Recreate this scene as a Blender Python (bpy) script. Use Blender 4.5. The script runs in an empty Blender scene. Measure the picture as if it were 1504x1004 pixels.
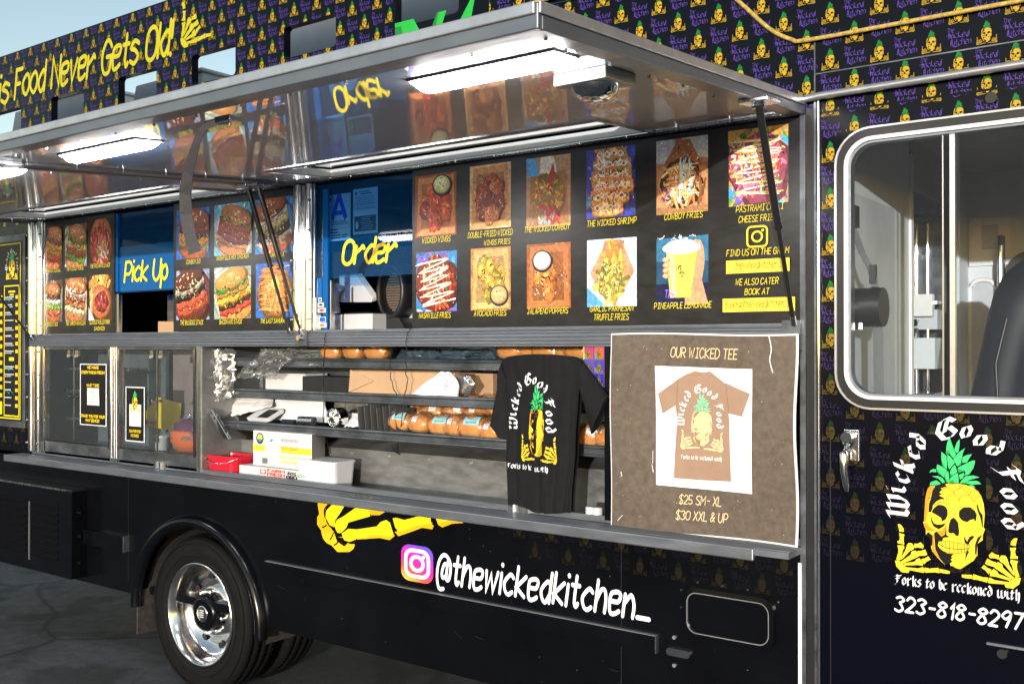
import bpy, math, random
from mathutils import Vector
R = math.radians
S = bpy.context.scene
# ---------------------------------------------------------------- camera, sky, sun, exposure
F, CX, CY, HOR = 1462.0, 752.0, 502.0, 509.0
YAW = math.atan(F / 2000.0); PITCH = math.atan((HOR - CY) / F)
CAMP = (0.0, -3.13, 1.76)
cam = bpy.data.objects.new('camera', bpy.data.cameras.new('camera'))
S.collection.objects.link(cam); S.camera = cam
cam.data.lens = 35.0; cam.data.sensor_width = 36.0; cam.data.clip_end = 2000; cam.data.clip_start = 0.05
cam.location = CAMP; cam.rotation_euler = (R(90) + PITCH, 0, YAW)
W = bpy.data.worlds.new('World'); S.world = W; W.use_nodes = True
SUN_EL, SUN_AZ = 5.0, 158.0            # azimuth clockwise from +y
nt = W.node_tree; bg = nt.nodes['Background']
sky = nt.nodes.new('ShaderNodeTexSky'); sky.sky_type = 'NISHITA'; sky.sun_disc = False
sky.sun_elevation = R(SUN_EL); sky.sun_rotation = R(SUN_AZ); sky.air_density = 0.8; sky.dust_density = 0.6; sky.ozone_density = 0.4
nt.links.new(sky.outputs[0], bg.inputs[0]); bg.inputs[1].default_value = 0.15
sl = bpy.data.lights.new('sun', 'SUN'); sl.energy = 2.0; sl.angle = R(0.5); sl.color = (1, 0.988, 0.972)
so = bpy.data.objects.new('sun', sl); S.collection.objects.link(so)
sd = Vector((math.sin(R(SUN_AZ)) * math.cos(R(SUN_EL)), math.cos(R(SUN_AZ)) * math.cos(R(SUN_EL)), math.sin(R(SUN_EL))))
so.rotation_euler = sd.to_track_quat('Z', 'Y').to_euler(); so.location = (2, -8, 6)
S.view_settings.view_transform = 'Standard'; S.view_settings.look = 'None'
S.view_settings.exposure = 1.0; S.view_settings.gamma = 1.0
S.cycles.max_bounces = 8; S.cycles.glossy_bounces = 4; S.cycles.transparent_max_bounces = 12
S.cycles.caustics_reflective = False; S.cycles.caustics_refractive = False
# ---------------------------------------------------------------- measuring helpers: a photo pixel to a point on an upright plane at depth Y
_fw = (-math.sin(YAW) * math.cos(PITCH), math.cos(YAW) * math.cos(PITCH), math.sin(PITCH))
_rt = (math.cos(YAW), math.sin(YAW), 0.0)
_up = (_rt[1] * _fw[2] - _rt[2] * _fw[1], _rt[2] * _fw[0] - _rt[0] * _fw[2], _rt[0] * _fw[1] - _rt[1] * _fw[0])
def ray(px, py):
    a = (px - CX) / F; b = (py - CY) / F
    return [_fw[i] + _rt[i] * a - _up[i] * b for i in range(3)]
def at(px, py, Y=0.0):
    r = ray(px, py); t = (Y - CAMP[1]) / r[1]
    return (CAMP[0] + t * r[0], CAMP[2] + t * r[2])
# ---------------------------------------------------------------- materials
def lin(c): return c / 12.92 if c <= 0.04045 else ((c + 0.055) / 1.055) ** 2.4
def hx(h): return tuple(lin(int(h[i:i + 2], 16) / 255.0) for i in (0, 2, 4))
MATS = {}
def mat(name, col=(.5, .5, .5), rough=.5, metal=0.0, spec=.5, coat=0.0, noise=None, bump=None, vcol=False, brush=None):
    m = bpy.data.materials.new(name); m.use_nodes = True; n = m.node_tree; p = n.nodes['Principled BSDF']
    p.inputs['Base Color'].default_value = (*col, 1); p.inputs['Roughness'].default_value = rough
    p.inputs['Metallic'].default_value = metal; p.inputs['Specular IOR Level'].default_value = spec
    p.inputs['Coat Weight'].default_value = coat; p.inputs['Coat Roughness'].default_value = .06
    src = None
    if vcol:
        a = n.nodes.new('ShaderNodeAttribute'); a.attribute_name = 'Col'; src = a.outputs['Color']
    tc = n.nodes.new('ShaderNodeTexCoord')
    if noise:                                   # (scale, low multiplier, high multiplier, stretch xyz)
        sc, lo, hi = noise[:3]
        mp = n.nodes.new('ShaderNodeMapping'); n.links.new(tc.outputs['Object'], mp.inputs[0])
        if len(noise) > 3: mp.inputs['Scale'].default_value = noise[3]
        t = n.nodes.new('ShaderNodeTexNoise'); t.inputs['Scale'].default_value = sc; t.inputs['Detail'].default_value = 6; t.inputs['Roughness'].default_value = .65
        n.links.new(mp.outputs[0], t.inputs['Vector'])
        r = n.nodes.new('ShaderNodeMapRange'); r.inputs[1].default_value = .3; r.inputs[2].default_value = .7; r.inputs[3].default_value = lo; r.inputs[4].default_value = hi
        n.links.new(t.outputs['Fac'], r.inputs[0])
        mx = n.nodes.new('ShaderNodeVectorMath'); mx.operation = 'SCALE'
        if src is None: mx.inputs[0].default_value = col
        else: n.links.new(src, mx.inputs[0])
        n.links.new(r.outputs[0], mx.inputs['Scale']); src = mx.outputs[0]
    if src is not None: n.links.new(src, p.inputs['Base Color'])
    if brush:                                   # (scale, stretch, low rough, high rough)
        mp = n.nodes.new('ShaderNodeMapping'); n.links.new(tc.outputs['Object'], mp.inputs[0]); mp.inputs['Scale'].default_value = brush[1]
        t = n.nodes.new('ShaderNodeTexNoise'); t.inputs['Scale'].default_value = brush[0]; t.inputs['Detail'].default_value = 4
        n.links.new(mp.outputs[0], t.inputs['Vector'])
        r = n.nodes.new('ShaderNodeMapRange'); r.inputs[1].default_value = .3; r.inputs[2].default_value = .7; r.inputs[3].default_value = brush[2]; r.inputs[4].default_value = brush[3]
        n.links.new(t.outputs['Fac'], r.inputs[0]); n.links.new(r.outputs[0], p.inputs['Roughness'])
    if bump:                                    # (scale, strength, distance[, stretch])
        mp = n.nodes.new('ShaderNodeMapping'); n.links.new(tc.outputs['Object'], mp.inputs[0])
        if len(bump) > 3: mp.inputs['Scale'].default_value = bump[3]
        t = n.nodes.new('ShaderNodeTexNoise'); t.inputs['Scale'].default_value = bump[0]; t.inputs['Detail'].default_value = 4
        n.links.new(mp.outputs[0], t.inputs['Vector'])
        b = n.nodes.new('ShaderNodeBump'); b.inputs['Strength'].default_value = bump[1]; b.inputs['Distance'].default_value = bump[2]
        n.links.new(t.outputs['Fac'], b.inputs['Height']); n.links.new(b.outputs[0], p.inputs['Normal'])
    MATS[name] = m
    return m
def glassy(name, tint, film=0.0, filmcol=(0, 0, 0), gloss=.06, rough=.02):
    m = bpy.data.materials.new(name); m.use_nodes = True; n = m.node_tree; n.nodes.clear()
    o = n.nodes.new('ShaderNodeOutputMaterial'); tr = n.nodes.new('ShaderNodeBsdfTransparent'); tr.inputs[0].default_value = (*tint, 1)
    gl = n.nodes.new('ShaderNodeBsdfGlossy'); gl.inputs['Roughness'].default_value = rough
    df = n.nodes.new('ShaderNodeBsdfDiffuse'); df.inputs[0].default_value = (*filmcol, 1)
    m1 = n.nodes.new('ShaderNodeMixShader'); m1.inputs[0].default_value = film
    n.links.new(tr.outputs[0], m1.inputs[1]); n.links.new(df.outputs[0], m1.inputs[2])
    fr = n.nodes.new('ShaderNodeFresnel'); fr.inputs[0].default_value = 1.45
    mm = n.nodes.new('ShaderNodeMath'); mm.operation = 'MULTIPLY_ADD'; mm.inputs[1].default_value = .38; mm.inputs[2].default_value = gloss * .12
    n.links.new(fr.outputs[0], mm.inputs[0])
    m2 = n.nodes.new('ShaderNodeMixShader'); n.links.new(mm.outputs[0], m2.inputs[0]); n.links.new(m1.outputs[0], m2.inputs[1]); n.links.new(gl.outputs[0], m2.inputs[2])
    n.links.new(m2.outputs[0], o.inputs[0]); MATS[name] = m
def emit(name, col, s):
    m = bpy.data.materials.new(name); m.use_nodes = True; n = m.node_tree; p = n.nodes['Principled BSDF']
    p.inputs['Base Color'].default_value = (.8, .8, .8, 1); p.inputs['Roughness'].default_value = .3
    p.inputs['Emission Color'].default_value = (*col, 1); p.inputs['Emission Strength'].default_value = s; MATS[name] = m
mat('black_paint', (.0022, .0026, .004), .2, spec=.3, noise=(3, .6, 1.5), bump=(1.5, .05, .01))
mat('vinyl', (.0015, .0020, .0055), .22, spec=.2, bump=(2.5, .06, .01))
mat('print', vcol=True, rough=.38, spec=.3, noise=(14, .93, 1.07))
mat('food', vcol=True, rough=.32, spec=.35, noise=(70, .68, 1.32))
def tinted_print():                               # prints of food: a fine grain of colour as well as of brightness
    m = MATS['food']; n = m.node_tree; p = n.nodes['Principled BSDF']; src = p.inputs['Base Color'].links[0].from_socket
    t = n.nodes.new('ShaderNodeTexNoise'); t.inputs['Scale'].default_value = 85; t.inputs['Detail'].default_value = 3; n.links.new(n.nodes['Texture Coordinate'].outputs['Object'], t.inputs['Vector'])
    sb = n.nodes.new('ShaderNodeVectorMath'); sb.operation = 'MULTIPLY_ADD'; sb.inputs[1].default_value = (.9, 1.0, 1.1); sb.inputs[2].default_value = (.55, .5, .45); n.links.new(t.outputs['Color'], sb.inputs[0])
    ml = n.nodes.new('ShaderNodeVectorMath'); ml.operation = 'MULTIPLY'; n.links.new(src, ml.inputs[0]); n.links.new(sb.outputs[0], ml.inputs[1]); n.links.new(ml.outputs[0], p.inputs['Base Color'])
tinted_print()
mat('menu_black', (.0095, .009, .010), .3, spec=.4, noise=(9, .5, 2.6, (1, 1, 2.6)))
mat('mirror_steel', (.80, .805, .82), .04, .9, noise=(2, .93, 1.04), bump=(1.0, .010, .01, (1, 2, 1)), brush=(3, (1, 1, 1), .01, .025))
def hazy(name, share, rough):                        # polished sheet with a brushed haze over its sharp reflection
    m = MATS[name]; n = m.node_tree; p = n.nodes['Principled BSDF']; q = n.nodes.new('ShaderNodeBsdfPrincipled'); o = n.nodes['Material Output']
    q.inputs['Base Color'].default_value = (.86, .89, .95, 1); q.inputs['Metallic'].default_value = .85; q.inputs['Roughness'].default_value = rough
    x = n.nodes.new('ShaderNodeMixShader'); x.inputs[0].default_value = share
    n.links.new(p.outputs[0], x.inputs[1]); n.links.new(q.outputs[0], x.inputs[2]); n.links.new(x.outputs[0], o.inputs[0])
hazy('mirror_steel', .35, .5)
mat('steel', (.56, .57, .59), .3, 1.0, noise=(5, .9, 1.06), brush=(14, (8, 8, .4), .2, .36))
mat('rim_metal', (.82, .81, .80), .16, 1.0, noise=(30, .9, 1.05), brush=(12, (1, 1, 1), .1, .26))
mat('cab_back', (.15, .175, .185), .4, .4, noise=(4, .7, 1.3))
mat('chrome', (.74, .75, .77), .1, 1.0, brush=(7, (3, 3, .5), .06, .18))
mat('alu', (.235, .26, .30), .4, .8, noise=(6, .9, 1.07), brush=(16, (.5, 3, 3), .32, .5))
mat('alu_bright', (.62, .63, .66), .3, .8, noise=(14, .85, 1.1))
mat('dark_steel', (.13, .145, .165), .4, .8, noise=(8, .6, 1.5), brush=(18, (.3, 1, 1), .25, .55))
mat('stain_steel', (.27, .27, .268), .42, .75, noise=(4, .75, 1.22, (1, 1, 1.6)), brush=(12, (1, 1, 3), .3, .6))
mat('white_enamel', (.78, .79, .80), .35, noise=(6, .9, 1.05))
mat('rubber', (.0032, .0032, .0036), .75, spec=.18, noise=(20, .6, 1.5))
mat('matte_black', (.003, .003, .004), .9, spec=.05)
mat('black_plastic', (.012, .012, .014), .38)
mat('strut_black', (.014, .014, .016), .3)
mat('webbing', (.055, .055, .06), .85, noise=(160, .7, 1.3), bump=(220, .5, .002))
def asphalt():
    m = mat('asphalt', (.05, .05, .05), .82); n = m.node_tree; p = n.nodes['Principled BSDF']; tc = n.nodes['Texture Coordinate']
    def noise(sc, det, lo, hi, a, b):
        t = n.nodes.new('ShaderNodeTexNoise'); t.inputs['Scale'].default_value = sc; t.inputs['Detail'].default_value = det; n.links.new(tc.outputs['Object'], t.inputs['Vector'])
        r = n.nodes.new('ShaderNodeMapRange'); r.inputs[1].default_value = lo; r.inputs[2].default_value = hi; r.inputs[3].default_value = a; r.inputs[4].default_value = b; n.links.new(t.outputs['Fac'], r.inputs[0]); return r.outputs[0], t
    big, _ = noise(.7, 8, .35, .65, .65, 1.3); spot, _ = noise(2.3, 6, .52, .60, 1.0, .45); grit, gt = noise(130, 3, .3, .7, .45, 1.7); mid, _ = noise(14, 6, .3, .7, .75, 1.3)
    v = n.nodes.new('ShaderNodeTexVoronoi'); v.feature = 'DISTANCE_TO_EDGE'; v.inputs['Scale'].default_value = .55
    w = n.nodes.new('ShaderNodeTexNoise'); w.inputs['Scale'].default_value = 1.6; w.inputs['Detail'].default_value = 8; n.links.new(tc.outputs['Object'], w.inputs['Vector'])
    mx = n.nodes.new('ShaderNodeMixRGB'); mx.inputs[0].default_value = .22; n.links.new(tc.outputs['Object'], mx.inputs[1]); n.links.new(w.outputs['Color'], mx.inputs[2]); n.links.new(mx.outputs[0], v.inputs['Vector'])
    cr = n.nodes.new('ShaderNodeMapRange'); cr.inputs[1].default_value = .002; cr.inputs[2].default_value = .012; cr.inputs[3].default_value = .25; cr.inputs[4].default_value = 1; n.links.new(v.outputs['Distance'], cr.inputs[0])
    cur = None
    for s in (big, spot, grit, mid, cr.outputs[0]):
        if cur is None: cur = s; continue
        k = n.nodes.new('ShaderNodeMath'); k.operation = 'MULTIPLY'; n.links.new(cur, k.inputs[0]); n.links.new(s, k.inputs[1]); cur = k.outputs[0]
    sc = n.nodes.new('ShaderNodeVectorMath'); sc.operation = 'SCALE'; sc.inputs[0].default_value = (.046, .052, .064); n.links.new(cur, sc.inputs['Scale']); n.links.new(sc.outputs[0], p.inputs['Base Color'])
    b = n.nodes.new('ShaderNodeBump'); b.inputs['Strength'].default_value = .6; b.inputs['Distance'].default_value = .008; n.links.new(gt.outputs['Fac'], b.inputs['Height']); n.links.new(b.outputs[0], p.inputs['Normal'])
asphalt()
mat('liner', (.028, .024, .022), .8, noise=(26, .5, 2.0))
mat('gold_rope', (.50, .36, .09), .45, noise=(60, .5, 1.3))
mat('cardboard', (.42, .27, .15), .75, noise=(10, .9, 1.08))
mat('white_card', (.56, .555, .545), .6, noise=(7, .9, 1.05))
mat('paper', (.64, .65, .67), .6)
mat('poster_brown', (.112, .090, .070), .36, spec=.5, noise=(38, .72, 1.3), bump=(3, .12, .02))
mat('red_plastic', (.55, .012, .03), .3)
mat('white_plastic', (.52, .53, .55), .35)
mat('clear_bin', (.58, .59, .62), .3)
mat('bread', (.54, .22, .05), .25, spec=.5, coat=.9, noise=(9, .5, 1.6), bump=(26, .35, .01))
mat('bread_base', (.52, .30, .13), .45, noise=(14, .7, 1.3))
mat('cloth', (.0075, .008, .0095), .85, spec=.2, noise=(30, .75, 1.3), bump=(260, .25, .001))
mat('grey_panel', (.62, .67, .72), .45, noise=(3, .88, 1.08))
mat('grey_dark', (.10, .11, .12), .5, noise=(4, .7, 1.3))
mat('navy_vinyl', (.008, .012, .022), .55, spec=.3)
mat('quilt', (.18, .165, .15), .5, .3, noise=(12, .5, 1.5))
mat('holo', vcol=True, rough=.2, metal=.5)
mat('teal_bag', (.03, .05, .07), .2, noise=(18, .4, 2.2))
mat('brown_grille', (.10, .075, .055), .5)
mat('grey_sheet', (.50, .53, .57), .45, noise=(3, .8, 1.1))
mat('interior', (.055, .06, .068), .45, .3, noise=(3, .6, 1.5))
mat('pink_steel', (.30, .235, .215), .45, .3, noise=(4, .75, 1.2))
glassy('glass', (.90, .93, .93))
MATS['glass'].node_tree.nodes['Math'].inputs[1].default_value = 0.0; MATS['glass'].node_tree.nodes['Math'].inputs[2].default_value = 0.0; MATS['glass'].node_tree.nodes['Mix Shader'].inputs[0].default_value = .03; MATS['glass'].node_tree.nodes['Diffuse BSDF'].inputs[0].default_value = (.55, .6, .65, 1)
glassy('dusty_glass', (.80, .85, .87), .07, (.35, .42, .45))
glassy('blue_glass', (.34, .66, 1.0), .14, (.01, .20, .62))
glassy('blue_film', (.08, .38, .80), .42, (.008, .20, .60))
glassy('bag_film', (.985, .985, .99), .015, (.7, .7, .72), gloss=.5, rough=.06)
MATS['bag_film'].node_tree.nodes['Math'].inputs[1].default_value = .3
glassy('cling_film', (.82, .82, .84), .14, (.6, .6, .62), gloss=2.5, rough=.14)
glassy('hatch_glass', (.9, .92, .95), gloss=.06)
MATS['hatch_glass'].node_tree.nodes['Math'].inputs[1].default_value = 0.0; MATS['hatch_glass'].node_tree.nodes['Math'].inputs[2].default_value = .26
emit('lamp', (1.0, .98, .96), 30.0)
# ---------------------------------------------------------------- object helpers
def tag(o, label=None, cat=None, group=None, kind=None):
    if label: o['label'] = label
    if cat: o['category'] = cat
    if group: o['group'] = group
    if kind: o['kind'] = kind
    return o
def empty(name, loc, label, cat, group=None):
    o = bpy.data.objects.new(name, None); o.empty_display_size = .1; S.collection.objects.link(o); o.location = loc
    return tag(o, label, cat, group)
class MB:
    def __init__(s): s.v = []; s.f = []; s.m = []; s.c = []; s.s = []
    def poly(s, pts, m='steel', col=(1, 1, 1), sm=False):
        b = len(s.v); s.v.extend(pts); s.f.append(tuple(range(b, b + len(pts)))); s.m.append(m); s.c.append(col); s.s.append(sm)
    def grid(s, rows, m, col=(1, 1, 1), sm=True, closed=False):
        b = len(s.v); nr = len(rows); nc = len(rows[0])
        for r in rows: s.v.extend(r)
        for i in range(nr - 1):
            for j in range(nc if closed else nc - 1):
                k = (j + 1) % nc
                s.f.append((b + i * nc + j, b + i * nc + k, b + (i + 1) * nc + k, b + (i + 1) * nc + j)); s.m.append(m); s.c.append(col); s.s.append(sm)
    def box(s, x0, x1, y0, y1, z0, z1, m='steel', col=(1, 1, 1)):
        b = len(s.v); s.v.extend([(x, y, z) for z in (z0, z1) for y in (y0, y1) for x in (x0, x1)])
        for q in ((0, 2, 3, 1), (4, 5, 7, 6), (0, 1, 5, 4), (2, 6, 7, 3), (0, 4, 6, 2), (1, 3, 7, 5)):
            s.f.append(tuple(b + i for i in q)); s.m.append(m); s.c.append(col); s.s.append(False)
    def hexa(s, lo, hi, m='steel', col=(1, 1, 1)):          # two rings of n points
        n = len(lo); b = len(s.v); s.v.extend(lo); s.v.extend(hi)
        s.f.append(tuple(b + i for i in range(n))[::-1]); s.f.append(tuple(b + n + i for i in range(n)))
        for i in range(n): s.f.append((b + i, b + (i + 1) % n, b + n + (i + 1) % n, b + n + i))
        s.m += [m] * (n + 2); s.c += [col] * (n + 2); s.s += [False] * (n + 2)
    def tube(s, path, r, m='steel', n=10, col=(1, 1, 1), caps=True, flat=1.0):
        P = [Vector(p) for p in path]; rows = []
        ref = Vector((0, 0, 1))
        for i, p in enumerate(P):
            d = (P[min(i + 1, len(P) - 1)] - P[max(i - 1, 0)]).normalized()
            if abs(d.dot(ref)) > .95: rf = Vector((0, 1, 0))
            else: rf = ref
            a = d.cross(rf).normalized(); c = a.cross(d)
            rr = r[i] if isinstance(r, (list, tuple)) else r
            rows.append([tuple(p + a * rr * math.cos(2 * math.pi * k / n) + c * rr * flat * math.sin(2 * math.pi * k / n)) for k in range(n)])
        s.grid(rows, m, col, True, True)
        if caps: s.poly(rows[0][::-1], m, col); s.poly(rows[-1], m, col)
    def lathe(s, prof, cx, cz, m='steel', n=40, a0=0, a1=2 * math.pi, col=(1, 1, 1)):   # prof: (radius, y) about a y axis
        rows = []
        full = abs(a1 - a0 - 2 * math.pi) < 1e-6
        for (r, y) in prof:
            rows.append([(cx + r * math.cos(a0 + (a1 - a0) * k / n), y, cz + r * math.sin(a0 + (a1 - a0) * k / n)) for k in range(n if full else n + 1)])
        s.grid(rows, m, col, True, full)
    def vlathe(s, prof, cx, cy, m='steel', n=20, col=(1, 1, 1), sx=1.0, sy=1.0):           # prof: (radius, z) about a vertical axis
        s.grid([[(cx + r * sx * math.cos(2 * math.pi * k / n), cy + r * sy * math.sin(2 * math.pi * k / n), z) for k in range(n)] for (r, z) in prof], m, col, True, True)
    def build(s, name, parent=None, bevel=0.0, **kw):
        me = bpy.data.meshes.new(name); off = Vector((0, 0, 0))
        if parent is not None:
            p = parent
            while p is not None: off += Vector(p.location); p = p.parent
        vs = [(x - off.x, y - off.y, z - off.z) for (x, y, z) in s.v]
        me.from_pydata(vs, [], s.f)
        names = []
        for k in s.m:
            if k not in names: names.append(k)
        for k in names: me.materials.append(MATS[k])
        ix = {k: i for i, k in enumerate(names)}
        me.polygons.foreach_set('material_index', [ix[k] for k in s.m]); me.polygons.foreach_set('use_smooth', s.s)
        if any(k in ('print', 'food', 'holo') for k in names):
            at_ = me.color_attributes.new('Col', 'FLOAT_COLOR', 'CORNER'); buf = []
            for f, c in zip(s.f, s.c): buf.extend((c[0], c[1], c[2], 1.0) * len(f))
            at_.data.foreach_set('color', buf)
        me.update()
        o = bpy.data.objects.new(name, me); S.collection.objects.link(o)
        if parent is not None: o.parent = parent
        if bevel:
            b = o.modifiers.new('bevel', 'BEVEL'); b.width = bevel; b.segments = 2; b.limit_method = 'ANGLE'
        return tag(o, **kw)
def build_each(m, name, parent=None, bevel=0.0):
    key = {}; par = []
    def find(a):
        while par[a] != a: par[a] = par[par[a]]; a = par[a]
        return a
    vid = []
    for v in m.v:
        k = tuple(round(c, 6) for c in v)
        if k not in key: key[k] = len(par); par.append(len(par))
        vid.append(key[k])
    for f in m.f:
        for i in f[1:]: par[find(vid[f[0]])] = find(vid[i])
    groups = {}
    for n, f in enumerate(m.f): groups.setdefault(find(vid[f[0]]), []).append(n)
    for fs in groups.values():
        q = MB(); mp = {}
        for n in fs:
            for i in m.f[n]:
                if i not in mp: mp[i] = len(q.v); q.v.append(m.v[i])
            q.f.append(tuple(mp[i] for i in m.f[n])); q.m.append(m.m[n]); q.c.append(m.c[n]); q.s.append(m.s[n])
        q.build(name, parent, bevel)
# ---------------------------------------------------------------- flat printing: shapes, clipping, lettering
def ell(cx, cy, rx, ry, n=16, a=0, jit=0, rng=None):
    out = []
    for k in range(n):
        t = 2 * math.pi * k / n; j = 1 + (rng.uniform(-jit, jit) if jit else 0)
        x, y = rx * math.cos(t) * j, ry * math.sin(t) * j
        out.append((cx + x * math.cos(a) - y * math.sin(a), cy + x * math.sin(a) + y * math.cos(a)))
    return out
def rrect(x0, x1, y0, y1, r, n=5):
    out = []
    for cx, cy, a in ((x1 - r, y1 - r, 0), (x0 + r, y1 - r, 90), (x0 + r, y0 + r, 180), (x1 - r, y0 + r, 270)):
        for k in range(n + 1): t = R(a + 90 * k / n); out.append((cx + r * math.cos(t), cy + r * math.sin(t)))
    return out
def clip(P, x0, x1, y0, y1):
    for ax, lim, sg in ((0, x0, 1), (0, x1, -1), (1, y0, 1), (1, y1, -1)):
        if not P: return P
        out = []
        for i in range(len(P)):
            a, b = P[i - 1], P[i]; da = (a[ax] - lim) * sg; db = (b[ax] - lim) * sg
            if da * db < 0:
                t = da / (da - db); out.append((a[0] + (b[0] - a[0]) * t, a[1] + (b[1] - a[1]) * t))
            if db >= 0: out.append(b)
        P = out
    return P if len(P) > 2 else []
def minus(P, h):                                           # polygon minus an axis-aligned box
    x0, x1, y0, y1 = h; xs = [p[0] for p in P]; ys = [p[1] for p in P]
    if max(xs) <= x0 or min(xs) >= x1 or max(ys) <= y0 or min(ys) >= y1: return [P]
    B = 1e6
    return [q for q in (clip(P, -B, x0, -B, B), clip(P, x1, B, -B, B), clip(P, x0, x1, -B, y0), clip(P, x0, x1, y1, B)) if q]
class Dec:
    def __init__(s, mb, M, eps=2.5e-5, m='print'): s.mb = mb; s.M = M; s.eps = eps; s.l = 1; s.m = m; s.bounds = None
    def poly(s, P, col, m=None, step=True):
        if s.bounds:
            P = clip(P, *s.bounds)
            if not P: return
        if step: s.l += 1
        s.mb.poly([s.M(u, v, s.l * s.eps) for (u, v) in P], m or s.m, col)
    def many(s, polys, col):
        s.l += 1
        for P in polys: s.poly(P, col, step=False)
def spline(P, k=5):
    if len(P) < 3: return P
    cl = P[0] == P[-1]; out = []; n = len(P)
    for i in range(n - 1):
        p1, p2 = P[i], P[i + 1]
        p0 = P[i - 1] if i else (P[-2] if cl else P[0]); p3 = P[i + 2] if i + 2 < n else (P[1] if cl else P[-1])
        for j in range(k):
            t = j / k
            out.append(tuple(.5 * (2 * p1[d] + (p2[d] - p0[d]) * t + (2 * p0[d] - 5 * p1[d] + 4 * p2[d] - p3[d]) * t * t + (3 * p1[d] - p0[d] - 3 * p2[d] + p3[d]) * t ** 3) for d in (0, 1)))
    return out + [P[-1]]
def ribbon(P, w, caps=True, wf=None):
    P = [P[0]] + [P[i] for i in range(1, len(P)) if math.hypot(P[i][0] - P[i - 1][0], P[i][1] - P[i - 1][1]) > 1e-9]
    if len(P) < 2: return [ell(P[0][0], P[0][1], w * .6, w * .6, 8)]
    Ls = []; n = len(P); cl = P[0] == P[-1] and n > 3
    for i in range(n):
        a = P[i - 1] if i else (P[-2] if cl else P[0]); b = P[i + 1] if i + 1 < n else (P[1] if cl else P[-1])
        def nr(p, q):
            d = math.hypot(q[0] - p[0], q[1] - p[1]) or 1; return (-(q[1] - p[1]) / d, (q[0] - p[0]) / d)
        if a == P[i]: N = nr(P[i], b)
        elif b == P[i]: N = nr(a, P[i])
        else:
            n1, n2 = nr(a, P[i]), nr(P[i], b); sx, sy = n1[0] + n2[0], n1[1] + n2[1]; L = math.hypot(sx, sy)
            if L < .3: N = n1
            else:
                sx /= L; sy /= L; k = 1 / max(.5, sx * n1[0] + sy * n1[1]); N = (sx * k, sy * k)
        ww = w * .5 * (wf(i / (n - 1)) if wf else 1)
        Ls.append(((P[i][0] + N[0] * ww, P[i][1] + N[1] * ww), (P[i][0] - N[0] * ww, P[i][1] - N[1] * ww)))
    out = [[Ls[i][0], Ls[i + 1][0], Ls[i + 1][1], Ls[i][1]] for i in range(n - 1)]
    if caps and not cl:
        for (p, l, r, sg) in ((P[0], Ls[0][0], Ls[0][1], 1), (P[-1], Ls[-1][1], Ls[-1][0], 1)):
            a0 = math.atan2(l[1] - p[1], l[0] - p[0]); rr = math.hypot(l[0] - p[0], l[1] - p[1])
            out.append([(p[0] + rr * math.cos(a0 + math.pi * k / 4), p[1] + rr * math.sin(a0 + math.pi * k / 4)) for k in range(5)])
    return out
def nib(P, w, ang=40):
    dx, dy = w * .5 * math.cos(R(ang)), w * .5 * math.sin(R(ang)); out = []
    for a, b in zip(P, P[1:]): out.append([(a[0] - dx, a[1] - dy), (a[0] + dx, a[1] + dy), (b[0] + dx, b[1] + dy), (b[0] - dx, b[1] - dy)])
    return out
HAND = {'A': '043e64|1858', 'B': '040e|~0e3e5c4a09|~0949664404', 'C': '~6c4e2e0b07244466', 'D': '040e|~0e3e6b673404', 'E': '5e0e0454|0949', 'F': '040e5e|0949',
 'G': '~6c4e2e0b07245466|666939', 'H': '040e|646e|0969', 'I': '1454|343e|1e5e', 'J': '1e6e|~4e46342406', 'K': '040e|6e0964', 'L': '0e0454', 'M': '040e387e74', 'N': '040e646e',
 'O': '~3e0c063466' + '6c3e', 'P': '040e|~0e4e6b4808', 'Q': '~3e0c0634666c3e|3764', 'R': '040e|~0e4e6b4909|2964', 'S': '~6d4e1d0b3967542405', 'T': '0e6e|3e34', 'U': '~0e072444676e',
 'V': '0e346e', 'W': '0e143b547e', 'X': '046e|0e64', 'Y': '0e396e|3934', 'Z': '0e6e0464', '0': '~3e0c0634666c3e', '1': '1b3e34', '2': '~0c2e5d6a04|0464', '3': '~0d3e6c3a|~3a66340' + '5',
 '4': '4e0868|4a44', '5': '5e0e09|~0949663405', '6': '~5e1b0634664817', '7': '0e6e24', '8': '~3a0c3e6c3a0634663a', '9': '~6c390b3e6c44', '-': '1959', '.': '34', ',': '3432', '!': '3e39|34', '&': '~642a1d3e4c07246' + '9',
 '$': '~6d4e1d0b3967542405|3f33', '_': '0464', "'": '3e3c', '@': '~6b4b3937466' + '7|~6c66868b5e2e0b062252', ':': '34|3a', '/': '046e',
 'a': '~5a3b1a061434' + '57|5b54', 'b': '0e04|~093b573405', 'c': '~5a3b08153455', 'd': '~5a3b08153457|5e54', 'e': '~08485a4b2b0a06143455', 'f': '~5d4e2c24|0a4a', 'g': '~5a3b08153558|~5b523001',
 'h': '0e04|~072b4b5854', 'i': '2b24|2e', 'j': '3b31|3e', 'k': '0e04|5b0754', 'l': '2e24', 'm': '0b04|~083b3a34|~386b7874', 'n': '0b04|~083b5854', 'o': '~3b0906345' + '6593b', 'p': '0b00|~093b573406', 'q': '~5a3b08153457|5b50',
 'r': '0b04|~083a4b5a', 's': '~5a2b0938563405', 't': '~2e263445|0b4b', 'u': '~0b062458|5b54', 'v': '0b245b', 'w': '0b143a547b', 'x': '045b|0b54', 'y': '0b24|5b10', 'z': '0b5b0454'}
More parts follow.
